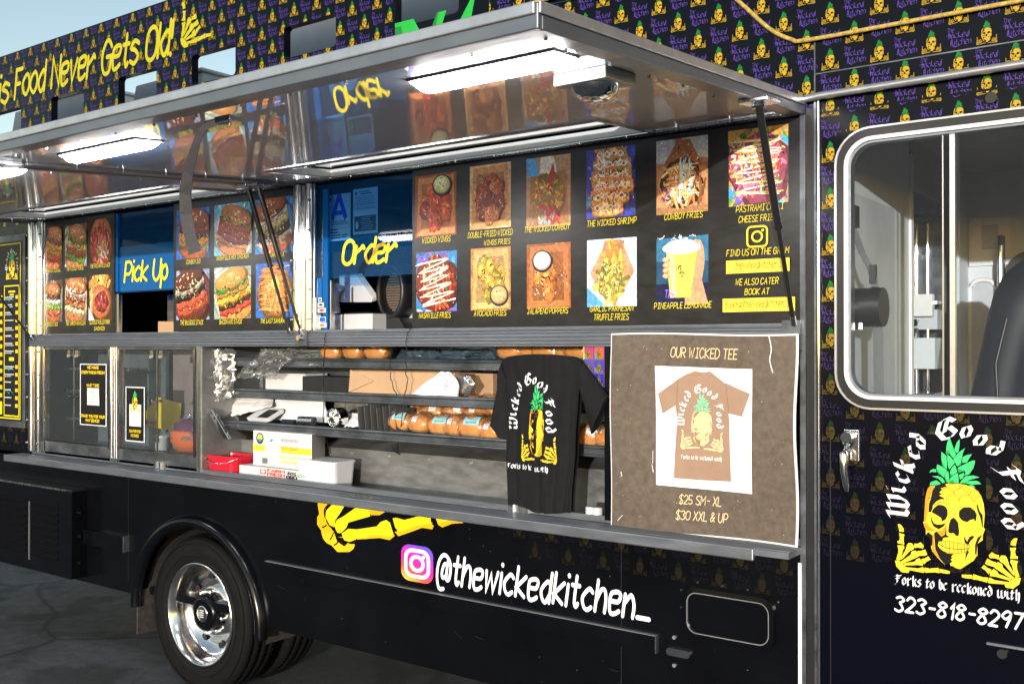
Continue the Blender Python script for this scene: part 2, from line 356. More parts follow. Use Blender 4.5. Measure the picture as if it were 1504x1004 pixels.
GOTH = {'W': '0d2e2544|4d6e6584|8daea884', 'i': '0b1b1534|1e2f', 'c': '4b2c0a062446', 'k': '1f1424|194c4a29|2945' + '54', 'e': '0a062446|0a2c4b08', 'd': '1f4b462406092b4a', 'G':'7d4e1c073465885a|4d37',
 'o': '2c0a0624464a2c', 'F': '0c2e4d8e|3d361403|1a6b', 'r': '0b1c1424|184c5b', 's': '4b2c0a472405', 't': '2e1524' + '36|0b4b', 'b': '1f1634464a2c0a', 'n': '0b1c1424|1a3c4b4554', 'w': '0b1c1534|4b5c5574|8b9c9674', 'h': '1f1424|1a3c4b4631'}
def g36(c): return int(c, 36)
def glyph(font, ch):
    out = []; mx = 0
    for st in font[ch].split('|'):
        sm = st[0] == '~'; st = st.lstrip('~')
        P = [(g36(st[i]), g36(st[i + 1]) - 4) for i in range(0, len(st) - 1, 2)]
        mx = max(mx, max(p[0] for p in P)); out.append((sm, P))
    return out, mx
def letters(txt, wt=1.35, slant=.2, font=HAND, k=4, gap=2.0, caps=True, nibw=None, space=4.0, bounce=0, seed=1):
    """list of strokes (each a list of small polygons) for a line of text; height unit 10"""
    x = 0; S_ = []; rng = random.Random(seed)
    for ch in txt:
        if ch == ' ': x += space; continue
        if ch not in font: ch = ch.upper() if ch.upper() in font else '-'
        g, w = glyph(font, ch); dy = rng.uniform(-bounce, bounce)
        if ch in "il.,!'": 
            mn = min(p[0] for _, P in g for p in P); g = [(s, [(p[0] - mn, p[1]) for p in P]) for s, P in g]; w -= mn
        for sm, P in g:
            P = [(p[0] + x, p[1] + dy) for p in P]
            if sm: P = spline(P, k)
            P = [(p[0] + p[1] * slant, p[1]) for p in P]
            S_.append(nib(P, nibw) if nibw else ribbon(P, wt, caps))
        x += w + gap
    return S_, x - gap
def text(D, txt, x, y, h, width=None, col=(1, 1, 1), align='c', **kw):
    st, w = letters(txt, **kw); sy = h / 10.0; sx = (width / w) if width else sy
    if align == 'c': x -= w * sx / 2
    if align == 'r': x -= w * sx
    base = D.l
    for i, polys in enumerate(st):
        for j, P in enumerate(polys):
          D.l = base + 1 + (i % 6) * 2 + .5 * (j % 4)
          D.poly([(x + p[0] * sx, y + p[1] * sy) for p in P], col, step=False)
    D.l = base + 14
# ---------------------------------------------------------------- the pineapple skull emblem, in metres about its centre
def tr(ox, oy, s, *flat):
    return [(flat[i] / s + ox, flat[i + 1] / s + oy) for i in range(0, len(flat), 2)]
def topl(P): return [(x - EC[0], z - EC[1]) for x, z in (at(px, py) for px, py in P)]
EC = at(1402, 740)
_L = lambda *f: topl(tr(1350, 630, 10.04, *f))
_K = lambda *f: topl(tr(1350, 705, 7.436, *f))
_H = lambda *f: topl(tr(1305, 760, 10.04, *f))
LEAVES = [_L(*f) for f in ((455,125,425,170,405,250,400,370,450,360,505,425,545,370,515,300,490,230), (600,145,560,190,520,300,545,345,580,345,597,230), (330,330,330,430,340,510,365,580,410,592,412,500,405,390),
 (680,275,600,330,540,390,505,440,540,500,565,545,620,520,630,430,645,350), (780,365,700,380,640,410,640,490,700,490), (825,460,790,458,720,490,600,550,570,572,585,640,670,610,690,640,665,682,740,660,800,570,825,490),
 (420,370,418,450,428,530,445,592,530,490,500,450,470,410), (530,520,490,560,468,600,455,650,465,695,562,632,555,590), (270,515,258,580,270,620,290,650,372,712,378,660,412,605,340,550),
 (430,610,395,635,380,680,385,730,410,785,455,780,445,720,440,670), (570,640,500,680,460,720,450,780,585,790,582,700), (665,635,590,670,605,740,640,720,655,700), (890,705,800,680,690,690,630,750,600,795,680,800,740,745),
 (915,805,880,770,840,758,740,760,690,795,780,812), (190,690,280,685,350,720,385,780,350,792,290,725), (160,822,170,785,190,770,260,750,325,800,260,822), (155,640,170,605,200,588,250,585,255,632,190,622), (835,862,790,818,730,820,780,846))]
LEAFSH = [_L(*f) for f in ((410,300,400,370,450,360,480,400,450,330), (335,450,345,520,365,580,410,592,370,530), (570,572,585,640,670,610,640,600), (565,545,620,520,620,470,590,520), (385,690,385,730,410,785,430,783,400,730), (450,780,530,786,500,740,480,740), (258,580,290,650,372,712,310,640), (600,795,680,800,700,775,640,780), (455,650,465,695,500,672,475,650))]
SKULL = _K(120,60,95,90,78,150,70,200,63,290,58,380,55,445,45,455,60,500,75,540,75,590,125,630,130,715,145,770,200,840,280,915,340,905,345,930,370,932,400,952,450,965,500,935,600,870,625,825,637,825,638,690,695,650,698,590,722,530,705,512,712,440,718,360,710,290,705,250,680,170,640,115,590,75,500,45,440,35,330,30,230,55,180,60)
SKSIDE = [_K(*f) for f in ((120,60,95,90,78,150,70,200,63,290,55,445,78,445,98,330,108,240,130,160,170,70), (45,455,60,500,75,540,125,552,200,548,160,535,110,500,90,465), (145,580,165,590,172,740,215,800,285,905,200,840,145,770), (250,540,300,480,300,530,275,590,245,612,195,560))]
BLACK = [_K(*f) for f in ((182,55,290,42,300,68,235,84,262,92,222,130,252,150,218,162,266,186,282,206,240,203,190,228,152,272,150,300,132,345,103,342,110,250,128,200,148,110),
 (158,305,185,282,215,262,265,270,292,288,312,320,314,380,290,425,250,446,243,408,180,368,137,345), (122,350,145,430,165,468,200,480,245,478,295,462,268,502,215,532,160,500,135,450),
 (435,372,440,330,485,292,560,290,610,330,632,372,622,442,606,442,602,420,560,430,525,455,470,435,440,400), (376,403,345,425,328,480,318,560,345,577,380,572,400,600,432,606,440,560,428,460,402,422),
 (165,570,195,555,245,612,280,590,300,500,300,590,332,615,265,625,255,658,215,660,203,700,225,735,270,772,310,792,382,798,350,830,372,842,345,860,365,880,340,905,282,915,235,862,178,745),
 (488,600,525,665,550,615,592,598,602,622,562,660,540,702,500,682), (612,700,640,622,692,588,640,690,636,720,626,826,612,790), (640,255,662,332,695,376,700,512,690,502,668,400,640,332,628,270), (75,592,125,632,130,720,148,700,150,600,100,560),
 (510,790,530,760,548,775,520,830,505,880))]
LINES = [(_K(*f), w) for f, w in (((215,690,300,735,380,745,460,752,550,738), 7), ((205,700,215,665,260,655,330,662,400,680,480,690,560,712,545,740), 5), ((270,772,330,786,420,792,500,785,545,745), 5), ((105,185,130,190), 8), ((165,272,215,238,265,232,330,262), 6))] + \
 [(_K(x, a, x + d, b), 5) for x, a, b, d in ((250,660,725,4), (290,662,738,6), (330,668,790,8), (378,680,790,6), (425,685,792,0), (460,690,790,4), (495,694,780,4), (525,700,772,2))]
SCALES = [_K(*f) for f in ((300,225,305,185,340,158,380,155,420,175,443,220), (443,220,455,180,500,155,545,162,580,195,603,238), (240,100,290,80,340,90,375,120,385,150), (385,150,395,110,440,88,490,95,530,130,545,160), (545,160,575,118,620,105,655,120), (603,238,625,195,660,172,685,180), (295,72,340,40,390,38), (445,85,450,45,500,45), (445,85,480,60,540,90,560,130))]
BONES = [_H(*f) for f in ((140,90,160,88,188,100,225,150,232,200,165,200,155,140), (160,220,240,240,228,290,228,330,238,390,140,370,135,338,165,330,172,280), (135,400,230,400,237,440,213,480,190,590,165,622,118,610,150,500,150,450),
 (275,400,300,365,350,370,388,420,372,462,322,480,210,600,160,625,250,480), (385,375,430,378,480,355,525,408,510,447,440,432,390,440), (345,490,400,475,452,520,456,560,410,585,230,662,170,650,330,540), (425,485,480,482,545,460,577,538,545,552,460,556),
 (410,610,460,585,502,640,512,700,430,690,240,697,210,670,390,640), (490,600,540,592,590,560,627,610,565,640,527,680,502,640), (250,720,440,740,512,720,537,760,532,805,470,795,310,765), (532,725,610,742,740,730,752,810,690,798,547,802), (755,745,850,765,907,780,905,817,850,817,755,800), (100,625,160,622,240,680,260,730,312,770,300,805,200,797,120,712))]
_mx = topl([(1404, 800)])[0][0]
BONES = BONES + [[(2 * _mx - x, z - .006) for x, z in P[::-1]] for P in BONES]
GREEN, GREEND, YEL, YELD, INK = hx('3ecb76'), hx('1f9c4c'), hx('ebcd34'), hx('dc9424'), (.004, .004, .005)
def emblem(D, x, y, s=1.0, full=True, dim=1.0, pal=None, warp=None):
    g, gd, ye, yd, ink = pal or (GREEN, GREEND, YEL, YELD, INK); sc_ = yd if pal else tuple(c * .7 * dim for c in hx('c8801a'))
    g, gd, ye, yd = [tuple(c * dim for c in k) for k in (g, gd, ye, yd)]
    T = lambda P: [((warp(px) if warp else px) * s + x, pz * s + y) for px, pz in P]
    if full and not pal: D.many([T(q) for P in LEAVES for q in ribbon(P + [P[0]], .0035, False)], ink)
    D.many([T(P) for P in LEAVES], g)
    if full: D.many([T(P) for P in LEAFSH], gd)
    D.poly(T(SKULL), ye)
    if full: D.many([T(P) for P in SKSIDE], yd)
    D.many([T(P) for P in BLACK], ink)
    if full:
        for P, w in LINES: D.many([T(q) for q in ribbon(P, w * .000255, False)], ink)
        for P in SCALES: D.many([T(q) for q in ribbon(spline(P, 3), .0016, False)], sc_)
    D.many([T(P) for P in BONES], ye)
def gothword(D, x, y, s=1.0, col=(.85, .85, .88), warp=None):
    wp = warp or (lambda v: v)
    for ch, px, py, a, h in (('W',1319,744,88,.98),('i',1321,718,84,.82),('c',1328,701,76,.80),('k',1333,685,70,.84),('e',1344,665,60,.80),('d',1353,650,48,.84),('G',1391,629,-4,1.02),('o',1419,635,-22,.80),('o',1439,647,-36,.80),('d',1459,661,-50,.82),('F',1481,697,-78,1.0),('o',1480,724,-90,.80),('o',1481,746,-92,.80),('d',1482,768,-92,.82)):
        (c,) = topl([(px, py)]); st, w = letters(ch, font=GOTH, nibw=2.5, slant=0, gap=0); k = .0062 * h; ca, sa = math.cos(R(a)), math.sin(R(a)); yc = 5 if ch in 'WGF' else 3.4
        for polys in st: D.many([[(wp(c[0] + ((p[0] - w / 2) * ca - (p[1] - yc) * sa) * k) * s + x, (c[1] + ((p[0] - w / 2) * sa + (p[1] - yc) * ca) * k) * s + y) for p in P] for P in polys], col)
def gothline(D, txt, x, y, h, width, col): text(D, txt, x, y, h, width, col, font=GOTH, nibw=2.4, slant=0, gap=1.6, space=4.5)
# ---------------------------------------------------------------- the repeating wrap print
PX, PZ = .1515, .0733
TILE_E = [('g', P) for P in LEAVES[:16:1]] + [('y', SKULL)] + [('k', P) for P in BLACK[:9]] + [('h', P) for P in BONES]
_ew = .056 / .339
def _t(P): return [(x * _ew, (z + .006) * _ew) for x, z in P]
TILE_E = [(c, _t(P)) for c, P in TILE_E]
TILE_T = []
for ln, yy, xx, hh, ww in (('The', .0150, -.022, .013, .020), ('Wicked', -.0030, .000, .0175, .056), ('Kitchen', -.0255, .006, .018, .056)):
    st, w = letters(ln, slant=.12, k=2, gap=1.6, nibw=1.35)
    for polys in st: TILE_T += [[(xx - ww / 2 + p[0] * ww / w, yy + p[1] * hh / 10) for p in P] for P in polys]
# flourish strokes of the lettering
TILE_T += nib([(-.034, .006), (-.026, .0085), (-.020, .006)], .003) + nib([(-.018, -.006), (-.017, -.024), (-.008, -.030), (.004, -.026)], .0028) + nib([(.024, -.006), (.027, .009)], .0026)
WCOL = {'g': hx('167a34'), 'y': hx('b8971a'), 'k': (.003, .003, .005), 'p': hx('553c9a'), 'h': hx('9c8018')}
def wrap(mb, x0, x1, z0, z1, holes=(), Y=0.0, fade=None, skip=0.0):
    D = Dec(mb, lambda u, v, h: (u, Y - h, v), eps=4e-5)
    i0 = int((z0 - 2.67) / PZ) - 2
    for i in range(i0, i0 + int((z1 - z0) / PZ) + 5):
        zc = 2.67 + i * PZ; sh = PX / 2 if i % 2 else 0
        j0 = int((x0 + 1.043 - sh) / PX) - 2
        for j in range(j0, j0 + int((x1 - x0) / PX) + 5):
            xe = -1.043 + sh + j * PX
            for kind, xc in (('e', xe), ('t', xe + PX / 2)):
                if xc + .045 < x0 or xc - .045 > x1 or zc + .04 < z0 or zc - .04 > z1: continue
                inside = xc - .045 > x0 and xc + .045 < x1 and zc - .04 > z0 and zc + .04 < z1
                hs = [h for h in holes if xc + .045 > h[0] and xc - .045 < h[1] and zc + .04 > h[2] and zc - .04 < h[3]]
                if any(h[0] <= xc - .035 and h[1] >= xc + .035 and h[2] <= zc - .032 and h[3] >= zc + .032 for h in hs): continue
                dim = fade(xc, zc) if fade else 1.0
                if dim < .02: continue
                items = TILE_E if kind == 'e' else [('p', P) for P in TILE_T]
                lay = 1; last = None
                for n, (c, P) in enumerate(items):
                    if c != last: lay += 1; last = c
                    if kind == 't': lay = 1 + n % 5
                    Q = [(p[0] + xc, p[1] + zc) for p in P]; qs = [Q]
                    if not inside:
                        q = clip(Q, x0, x1, z0, z1); qs = [q] if q else []
                    for h in hs: qs = [r for q in qs for r in minus(q, h)]
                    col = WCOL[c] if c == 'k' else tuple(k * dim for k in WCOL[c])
                    for q in qs: mb.poly([(u, Y - lay * 4e-5, v) for u, v in q], 'print', col)
# ---------------------------------------------------------------- printed food pictures (flat prints), unit square, y up
def C(h, k=1.0): return tuple(min(1, (c * .92 + .08 * sum(hx(h)) / 3) * k * 1.12) for c in hx(h))
class Pic:
    def __init__(s, mb, x0, x1, z0, z1, Y, seed):
        s.r = random.Random(seed); s.a = (x1 - x0) / (z1 - z0)
        s.D = Dec(mb, lambda u, v, h: (x0 + u * (x1 - x0), Y - h, z0 + v * (z1 - z0)), eps=1.2e-5, m='food'); s.D.bounds = (0, 1, 0, 1)
        s.base = s.D.poly; s.t = (0, 1, 0, 0)
        def poly(P, col, m=None, step=True):
            a, k, dx, dy = s.t; c, q = math.cos(a) * k, math.sin(a) * k
            s.base([(.5 + dx + (u - .5) * c - (v - .45) * s.a_inv * q, .45 + dy + (u - .5) * s.a * q + (v - .45) * c) for u, v in P], col, m, step)
        s.a_inv = 1 / s.a; s.D.poly = poly
    def bg(s, c): s.D.poly([(0, 0), (1, 0), (1, 1), (0, 1)], C(c))
    def blob(s, x, y, rx, ry, c, jit=.08, n=18, a=0, k=1.0):
        s.D.poly(ell(x + rx * .06, y - ry * .10, rx * 1.06, ry * 1.06, n, a, jit, s.r), C(c, k * .38)); s.D.poly(ell(x, y, rx, ry, n, a, jit, s.r), C(c, k * .78)); s.D.poly(ell(x - rx * .08, y + ry * .10, rx * .82, ry * .80, n, a, jit, s.r), C(c, k)); s.D.poly(ell(x - rx * .18, y + ry * .28, rx * .5, ry * .42, n, a, jit, s.r), C(c, k * 1.28))
        for q in range(3): s.D.poly(ell(x - rx * s.r.uniform(-.2, .5), y + ry * s.r.uniform(.1, .55), rx * .10, ry * .05, 7, s.r.uniform(0, 1), .3, s.r), C('fff0dc', .9))
    def shards(s, x, y, rx, ry, n, size, pal, el=2.0, ang=None):
        for i in range(n):
            t = s.r.uniform(0, 6.283); q = math.sqrt(s.r.random()); z = size * s.r.uniform(.5, 1.5)
            a = s.r.uniform(0, 3.14) if ang is None else ang + s.r.uniform(-.5, .5)
            s.D.poly(ell(x + rx * q * math.cos(t), y + ry * q * math.sin(t), z * s.r.uniform(1, el), z * .55, 7, a, .25, s.r), C(s.r.choice(pal), s.r.uniform(.6, 1.35)))
    def sticks(s, x, y, rx, ry, n, ln, w, pal, a0=-1.5, a1=1.5):
        for i in range(n):
            t = s.r.uniform(0, 6.283); q = math.sqrt(s.r.random()); a = s.r.uniform(a0, a1); l = ln * s.r.uniform(.6, 1.2)
            px, py = x + rx * q * math.cos(t), y + ry * q * math.sin(t); c = s.r.choice(pal); k = s.r.uniform(.6, 1.25)
            dx, dy = l * math.cos(a) / 2, l * math.sin(a) / 2
            s.D.many(ribbon([(px - dx, py - dy), (px + dx * .2, py + dy * .2 + s.r.uniform(-.02, .02)), (px + dx, py + dy)], w), C(c, k))
            s.D.many(ribbon([(px - dx * .8, py - dy * .8 + w * .25), (px + dx * .8, py + dy * .8 + w * .25)], w * .3), C(c, k * 1.5))
    def zig(s, x0, x1, y0, y1, n, w, c, k=1.0):
        P = [(x0 if i % 2 else x1, y0 + (y1 - y0) * i / n) for i in range(n + 1)]
        P = [(p[0] + s.r.uniform(-.05, .05), p[1] + s.r.uniform(-.02, .02)) for p in P]
        s.D.many(ribbon(spline(P, 4), w, True), C(c, k))
    def lay(s, x, y, w, h, c, wob=.03, n=14, k=1.0):         # one wavy layer of a sandwich
        t = [(x - w / 2 + w * i / n, y + h / 2 + s.r.uniform(-wob, wob) + .04 * math.sin(3.14 * i / n)) for i in range(n + 1)]
        b = [(x + w / 2 - w * i / n, y - h / 2 + s.r.uniform(-wob, wob) - .04 * math.sin(3.14 * i / n)) for i in range(n + 1)]
        s.D.poly([(u, v - h * .22) for u, v in t + b], C(c, k * .35)); s.D.poly(t + b, C(c, k * .85)); s.D.poly([(u, v) for u, v in t] + [(u, v + h * .45) for u, v in b], C(c, k * 1.15))
    def burger(s, bg, tray, bun, layers, top=.84, bot=.14):
        s.bg(bg); s.shards(.5, .5, .75, .75, 50, .09, [bg, bg, tray])
        s.t = (s.r.uniform(-.3, .3), s.r.uniform(1.0, 1.16), s.r.uniform(-.05, .05), s.r.uniform(-.03, .04))
        s.blob(.5, .46, .50, .50, tray, .05); s.shards(.5, .48, .5, .5, 46, .05, [tray, tray, bg])
        s.blob(.5, bot + .02, .36, .16, bun, .03); s.shards(.5, bot, .3, .1, 22, .035, [bun])
        n = len(layers); h = (top - .14 - bot - .06) / n
        for i, (c, sp) in enumerate(layers):
            y = bot + .12 + h * (i + .5)
            s.lay(.5, y, .80, h * 1.5, c, .035); s.shards(.5, y, .40, h * .75, 46, .026, sp + [c], 2.4)
        s.finish([c for c, _ in layers] + layers[0][1] + layers[-1][1], 170)
        s.blob(.5, top - .07, .38, .17, bun, .025, 22); s.shards(.5, top - .08, .33, .11, 40, .022, [bun, bun, 'f0c890'], 1.6)
        s.shards(.5, top - .2, .36, .04, 20, .02, [layers[-1][0], '2a1208'])
    def box(s, bg, card, pal, cup=None, n=16):
        s.bg(bg); s.shards(.5, .5, .7, .7, 26, .1, [bg])
        s.D.poly([(.04, .02), (.97, .03), (.93, .97), (.08, .96)], C(card)); s.D.poly([(.14, .12), (.86, .12), (.83, .86), (.17, .86)], C(card, .62)); s.D.poly([(.04, .02), (.97, .03), (.86, .12), (.14, .12)], C(card, 1.2))
        s.finish(pal, 20)
        for i in range(n):
            x, y = s.r.uniform(.24, .76), .74 - .55 * i / n; c = s.r.choice(pal); s.blob(x, y, .15, .12, c, .14, 14, s.r.uniform(0, 3)); s.D.poly(ell(x - .03, y + .04, .06, .03, 8, .5, .3, s.r), C(c, 1.7)); s.shards(x, y, .12, .1, 11, .02, pal + ['3a0d05'])
        s.finish(pal, 130)
        if cup:
            x, y, c, rim = cup; s.blob(x, y, .22, .16, rim, 0, 20); s.blob(x, y + .005, .19, .135, c, 0, 20); s.shards(x, y, .15, .1, 24, .016, [c, 'ffffff', '888870'])
    def tacos(s, bg, bgs, shell, fill):
        s.bg(bg); s.shards(.5, .5, .75, .75, 60, .07, bgs); s.t = (s.r.uniform(-.12, .12), 1.05, 0, 0)
        for i in range(6):
            y = .88 - .145 * i; w = (.62, .74, .78, .80, .74, .60)[i]; xo = (.5, .53, .52, .55, .5, .46)[i]
            s.lay(xo, y, w, .15, shell, .025, 12, .7 + .08 * i); s.shards(xo, y + .015, w * .46, .05, 70, .024, fill, 2.6)
            s.lay(xo + .02, y - .05, w * .97, .045, shell, .016, 12, 1.35); s.shards(xo, y - .05, w * .45, .02, 26, .02, [shell, 'f0d8a8', '9a5a24'])
            for q in (0, 1): s.D.many(ribbon(spline([(xo - w * .42 + w * .105 * j, y + .028 * (-1) ** j * (1 if q else -1) + .02 - .03 * q + s.r.uniform(-.012, .012)) for j in range(9)], 3), .014), C('f6efe2'))
        s.finish(fill, 120)
    def fries(s, bg, bgs, pal, drz, extra=None):
        s.bg(bg); s.shards(.5, .5, .8, .8, 70, .08, bgs); s.t = (s.r.uniform(-.35, .35), 1.08, 0, 0); s.blob(.5, .48, .46, .42, pal[0], .1, 24, k=.5)
        s.sticks(.5, .48, .36, .36, 60, .26, .045, pal); s.shards(.5, .5, .36, .34, 90, .028, (extra or pal))
        s.finish(pal, 120)
        for c, w in drz: s.zig(.14, .86, .14, .84, 11, w, c); s.finish(extra or pal, 40)
    def finish(s, pal, n=150):
        for i in range(n):
            x, y = s.r.gauss(.5, .2), s.r.gauss(.48, .2); z = s.r.uniform(.006, .016); c = s.r.choice(pal + ['1c0a04', '2a1208', 'fff2dc'])
            s.D.poly(ell(x, y, z * s.r.uniform(1, 2.4), z * .6, 6, s.r.uniform(0, 3.1), .3, s.r), C(c, s.r.uniform(.6, 1.3)))
    def cup(s):
        s.bg('2a6e96'); s.D.poly([(0, .3), (1, .28), (1, .6), (0, .62)], C('1c4a6c')); s.D.poly([(0, 0), (1, 0), (1, .3), (0, .3)], C('141a40')); s.D.poly([(0, .94), (1, .96), (1, 1), (0, 1)], C('20242c')); s.shards(.4, .95, .4, .03, 20, .012, ['ffffff'])
        s.D.many(ribbon(spline([(.68, .05), (.75, .35), (.80, .60), (.78, .78)], 4), .26), C('d9946e')); s.D.poly([(.6, .02), (1.0, .0), (.85, .42), (.7, .4)], C('d8906a'))
        s.D.poly([(.19, .80), (.27, .10), (.66, .10), (.80, .80)], C('f2cf48')); s.D.poly([(.24, .74), (.30, .14), (.40, .14), (.36, .76)], C('fbe58c'))
        s.D.poly(ell(.49, .80, .37, .09, 22), C('e8ecee')); s.D.poly(ell(.49, .84, .30, .08, 22), C('cdd8de')); s.D.poly(ell(.49, .855, .24, .05, 20), C('f4f6f6'))
        for i in range(4): s.blob(.19, .64 - .075 * i, .07, .034, 'e0a07a', .05)
        s.shards(.47, .47, .07, .1, 22, .014, ['30301c', '3d7a3c', '5a5020'])
        text(s.D, 'The', .16, .10, .11, .2, C('7a62d8'), align='l')
BUN = 'b8703a'
LETT, CHZ, PAT, TOM, SLW, SAU = 'b9c24a', 'efb020', '4a2413', 'c83a22', 'd9c7a8', 'e8ddcb'
# ================================================================ THE SETTING
g = MB(); g.box(-400, 400, -400, 400, -.3, 0, 'asphalt'); g.build('ground', kind='structure')
# ================================================================ THE TRUCK
T = empty('food_truck', (-3.2, 1.1, 0), 'black food truck wrapped in purple and yellow skull print with its serving awnings raised', 'food truck')
rng = random.Random(7)
XL, XR, XE = -7.2, -1.09, 1.4
HOLES = [(-6.345, -5.998, 3.072, 3.222), (-5.653, -5.307, 3.075, 3.226), (-4.963, -4.613, 3.085, 3.233), (-4.312, -3.965, 3.092, 3.243), (-3.612, -3.266, 3.106, 3.253), (-2.905, -2.556, 3.117, 3.262), (-2.2, -1.85, 3.12, 3.265)]
# --- tall sign wall above the awnings, with its rounded openings
m = MB(); z0, z1, zt = 2.50, 3.06, 3.57
def sheet_with_holes(mb, x0, x1, z0, z1, holes, y0, y1, mt, r=.022):
    xs = x0
    for (a, b, c, d) in holes:
        mb.box(xs, a, y0, y1, z0, z1, mt); mb.box(a, b, y0, y1, z0, c, mt); mb.box(a, b, y0, y1, d, z1, mt); xs = b
        for (cx, cz, sx, sz) in ((a, c, 1, 1), (b, c, -1, 1), (a, d, 1, -1), (b, d, -1, -1)):
            arc = [(cx + sx * r * (1 - math.cos(R(90 * k / 5))), cz + sz * r * (1 - math.sin(R(90 * k / 5)))) for k in range(6)]
            P = [(cx, cz)] + arc
            mb.hexa([(u, y0 + .0005, v) for u, v in P], [(u, y1 - .0005, v) for u, v in P], mt)
    mb.box(xs, x1, y0, y1, z0, z1, mt)
sheet_with_holes(m, XL, XE, 2.50, zt, HOLES, 0, .04, 'vinyl')
LET = (-6.45, -4.18, 3.28, 3.50)
wrap(m, XL, XE, 2.505, zt - .005, HOLES + [(-2.92, -2.4, 3.02, 3.30)], fade=lambda x, z: .50 + .50 * min(1, max(0, (x + 6) / 4)))  # light falloff put into the print: tile colours dimmed towards the far left
D = Dec(m, lambda u, v, h: (u, -.0006 - h, v), eps=4e-5); YV = hx('b4ae1a')
text(D, 'Food Never Gets Old!', -6.075, 3.285,   .172, 1.585, YV, 'l', wt=1.45, slant=.2, bounce=.3, gap=1.6)
text(D, 'is', -6.265, 3.275, .17, .11, YV, 'l', wt=1.5)
def raised_hand(D, x, y, s, col):
    HB = BONES[:13]; cx = sum(p[0] for P in HB for p in P) / sum(len(P) for P in HB); cz = sum(p[1] for P in HB for p in P) / sum(len(P) for P in HB)
    D.many([[((px - cx) * s + x, (pz - cz) * s + y) for px, pz in P] for P in HB], col)
raised_hand(D, -4.315, 3.385, 1.65, YV)
gl = hx('25a83f'); gl2 = hx('1c7a35')
for P, c in (([(-2.905, 3.02), (-2.905, 3.117), (-2.80, 3.117), (-2.74, 3.02)], gl), ([(-2.905, 3.02), (-2.905, 3.10), (-2.87, 3.10), (-2.85, 3.02)], gl2), ([(-2.72, 3.02), (-2.67, 3.117), (-2.62, 3.117), (-2.66, 3.02)], gl), ([(-2.72, 3.02), (-2.69, 3.02), (-2.66, 3.117), (-2.67, 3.117)], gl2), ([(-2.58, 3.02), (-2.46, 3.18), (-2.50, 3.02)], gl)):
    D.poly([(u, v + .02) for u, v in P], c)
sign = m.build('roof_sign', T)
m = MB()
for (z, n) in ((3.02, 46), (2.60, 30)):
    for i in range(n):
        x = -6.9 + i * .18 + rng.uniform(-.02, .02)
        if z < 2.9 and x < -1.05: continue
        m.poly([(u, -.004, v) for u, v in ell(x, z + .02, .005, .004, 7)], 'alu_bright')
m.box(XL, -1.3, -.006, -.001, 3.052, 3.056, 'black_plastic', ); m.box(-1.093, -1.089, -.004, -.0005, 2.56, 2.735, 'dark_steel'); m.box(-1.09, XE, -.004, -.001, 2.625, 2.629, 'dark_steel')
m.build('rivet', sign)
m = MB(); pth = [(-7.1, -.012, 2.996)] + [(-7 + i * .5, -.012, 3.0 + .0078 * i) for i in range(1, 11)] + [(-1.55, -.012, 3.045)]
pth += [(a, -.012, b) for a, b in spline([(-1.48, 3.03), (-1.36, 2.925), (-1.24, 2.80), (-1.165, 2.75), (-1.11, 2.738), (-.8, 2.737), (-.3, 2.738), (1.2, 2.74)], 6)]
m.tube(pth, .0072, 'gold_rope', 8); m.build('rope_light', sign)
# --- outer shell of the body
m = MB()
m.box(XL, XE, .045, 2.3, 2.93, 2.97, 'grey_dark'); m.box(XL, -1.10, 2.26, 2.30, .5, 2.93, 'interior'); m.box(XL, XL + .04, .04, 2.26, .5, 2.93, 'interior'); m.box(XE, XE + .04, 0, 2.3, .5, 1.5, 'grey_dark'); m.box(XE, XE + .04, 0, 2.3, 2.5, 2.97, 'grey_dark'); m.box(XE, XE + .04, 0, .1, 1.5, 2.5, 'grey_dark'); m.box(XE, XE + .04, 2.2, 2.3, 1.5, 2.5, 'grey_dark'); m.poly([(XE + .02, .1, 1.5), (XE + .02, 2.2, 1.5), (XE + .02, 2.2, 2.5), (XE + .02, .1, 2.5)], 'glass')
m.box(XL, XE, .05, 2.26, .43, .47, 'black_paint'); m.build('body_shell', T)
m = MB(); m.box(-1.10, -.90, 2.24, 2.30, .5, 2.93, 'grey_panel'); m.box(-.90, XE, 2.24, 2.30, .5, 1.57, 'grey_panel'); m.box(-.90, XE, 2.24, 2.30, 2.20, 2.93, 'grey_panel'); m.build('far_cab_wall', T)
# --- left end of the side wall
m = MB(); m.box(XL, -5.865, 0, .04, 1.10, 2.50, 'black_paint'); wrap(m, XL, -5.87, 1.15, 2.49, fade=lambda x, z: .10); m.box(-5.70, -4.985, .0, .03, 1.76, 1.835, 'dark_steel')
m.build('side_panel', T)
# --- lower body with the wheel arch
m = MB(); AX, AZ, RX, RZ = -4.262, .40, .485, .455; zb, ztp = .43, 1.12
m.box(XL, AX - RX, 0, .04, zb, ztp, 'black_paint'); m.box(AX + RX, -1.14, 0, .04, zb, ztp, 'black_paint')
n = 24
for k in range(n):
    a, b = math.pi * k / n, math.pi * (k + 1) / n
    pa = (AX + RX * math.cos(a), max(zb, AZ + RZ * math.sin(a))); pb = (AX + RX * math.cos(b), max(zb, AZ + RZ * math.sin(b)))
    m.hexa([(pa[0], 0, pa[1]), (pa[0], 0, ztp), (pb[0], 0, ztp), (pb[0], 0, pb[1])], [(pa[0], .04, pa[1]), (pa[0], .04, ztp), (pb[0], .04, ztp), (pb[0], .04, pb[1])], 'black_paint')
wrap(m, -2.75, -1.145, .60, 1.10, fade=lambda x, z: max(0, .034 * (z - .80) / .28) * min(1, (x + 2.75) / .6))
D = Dec(m, lambda u, v, h: (u, -.001 - h, v), eps=4e-5)
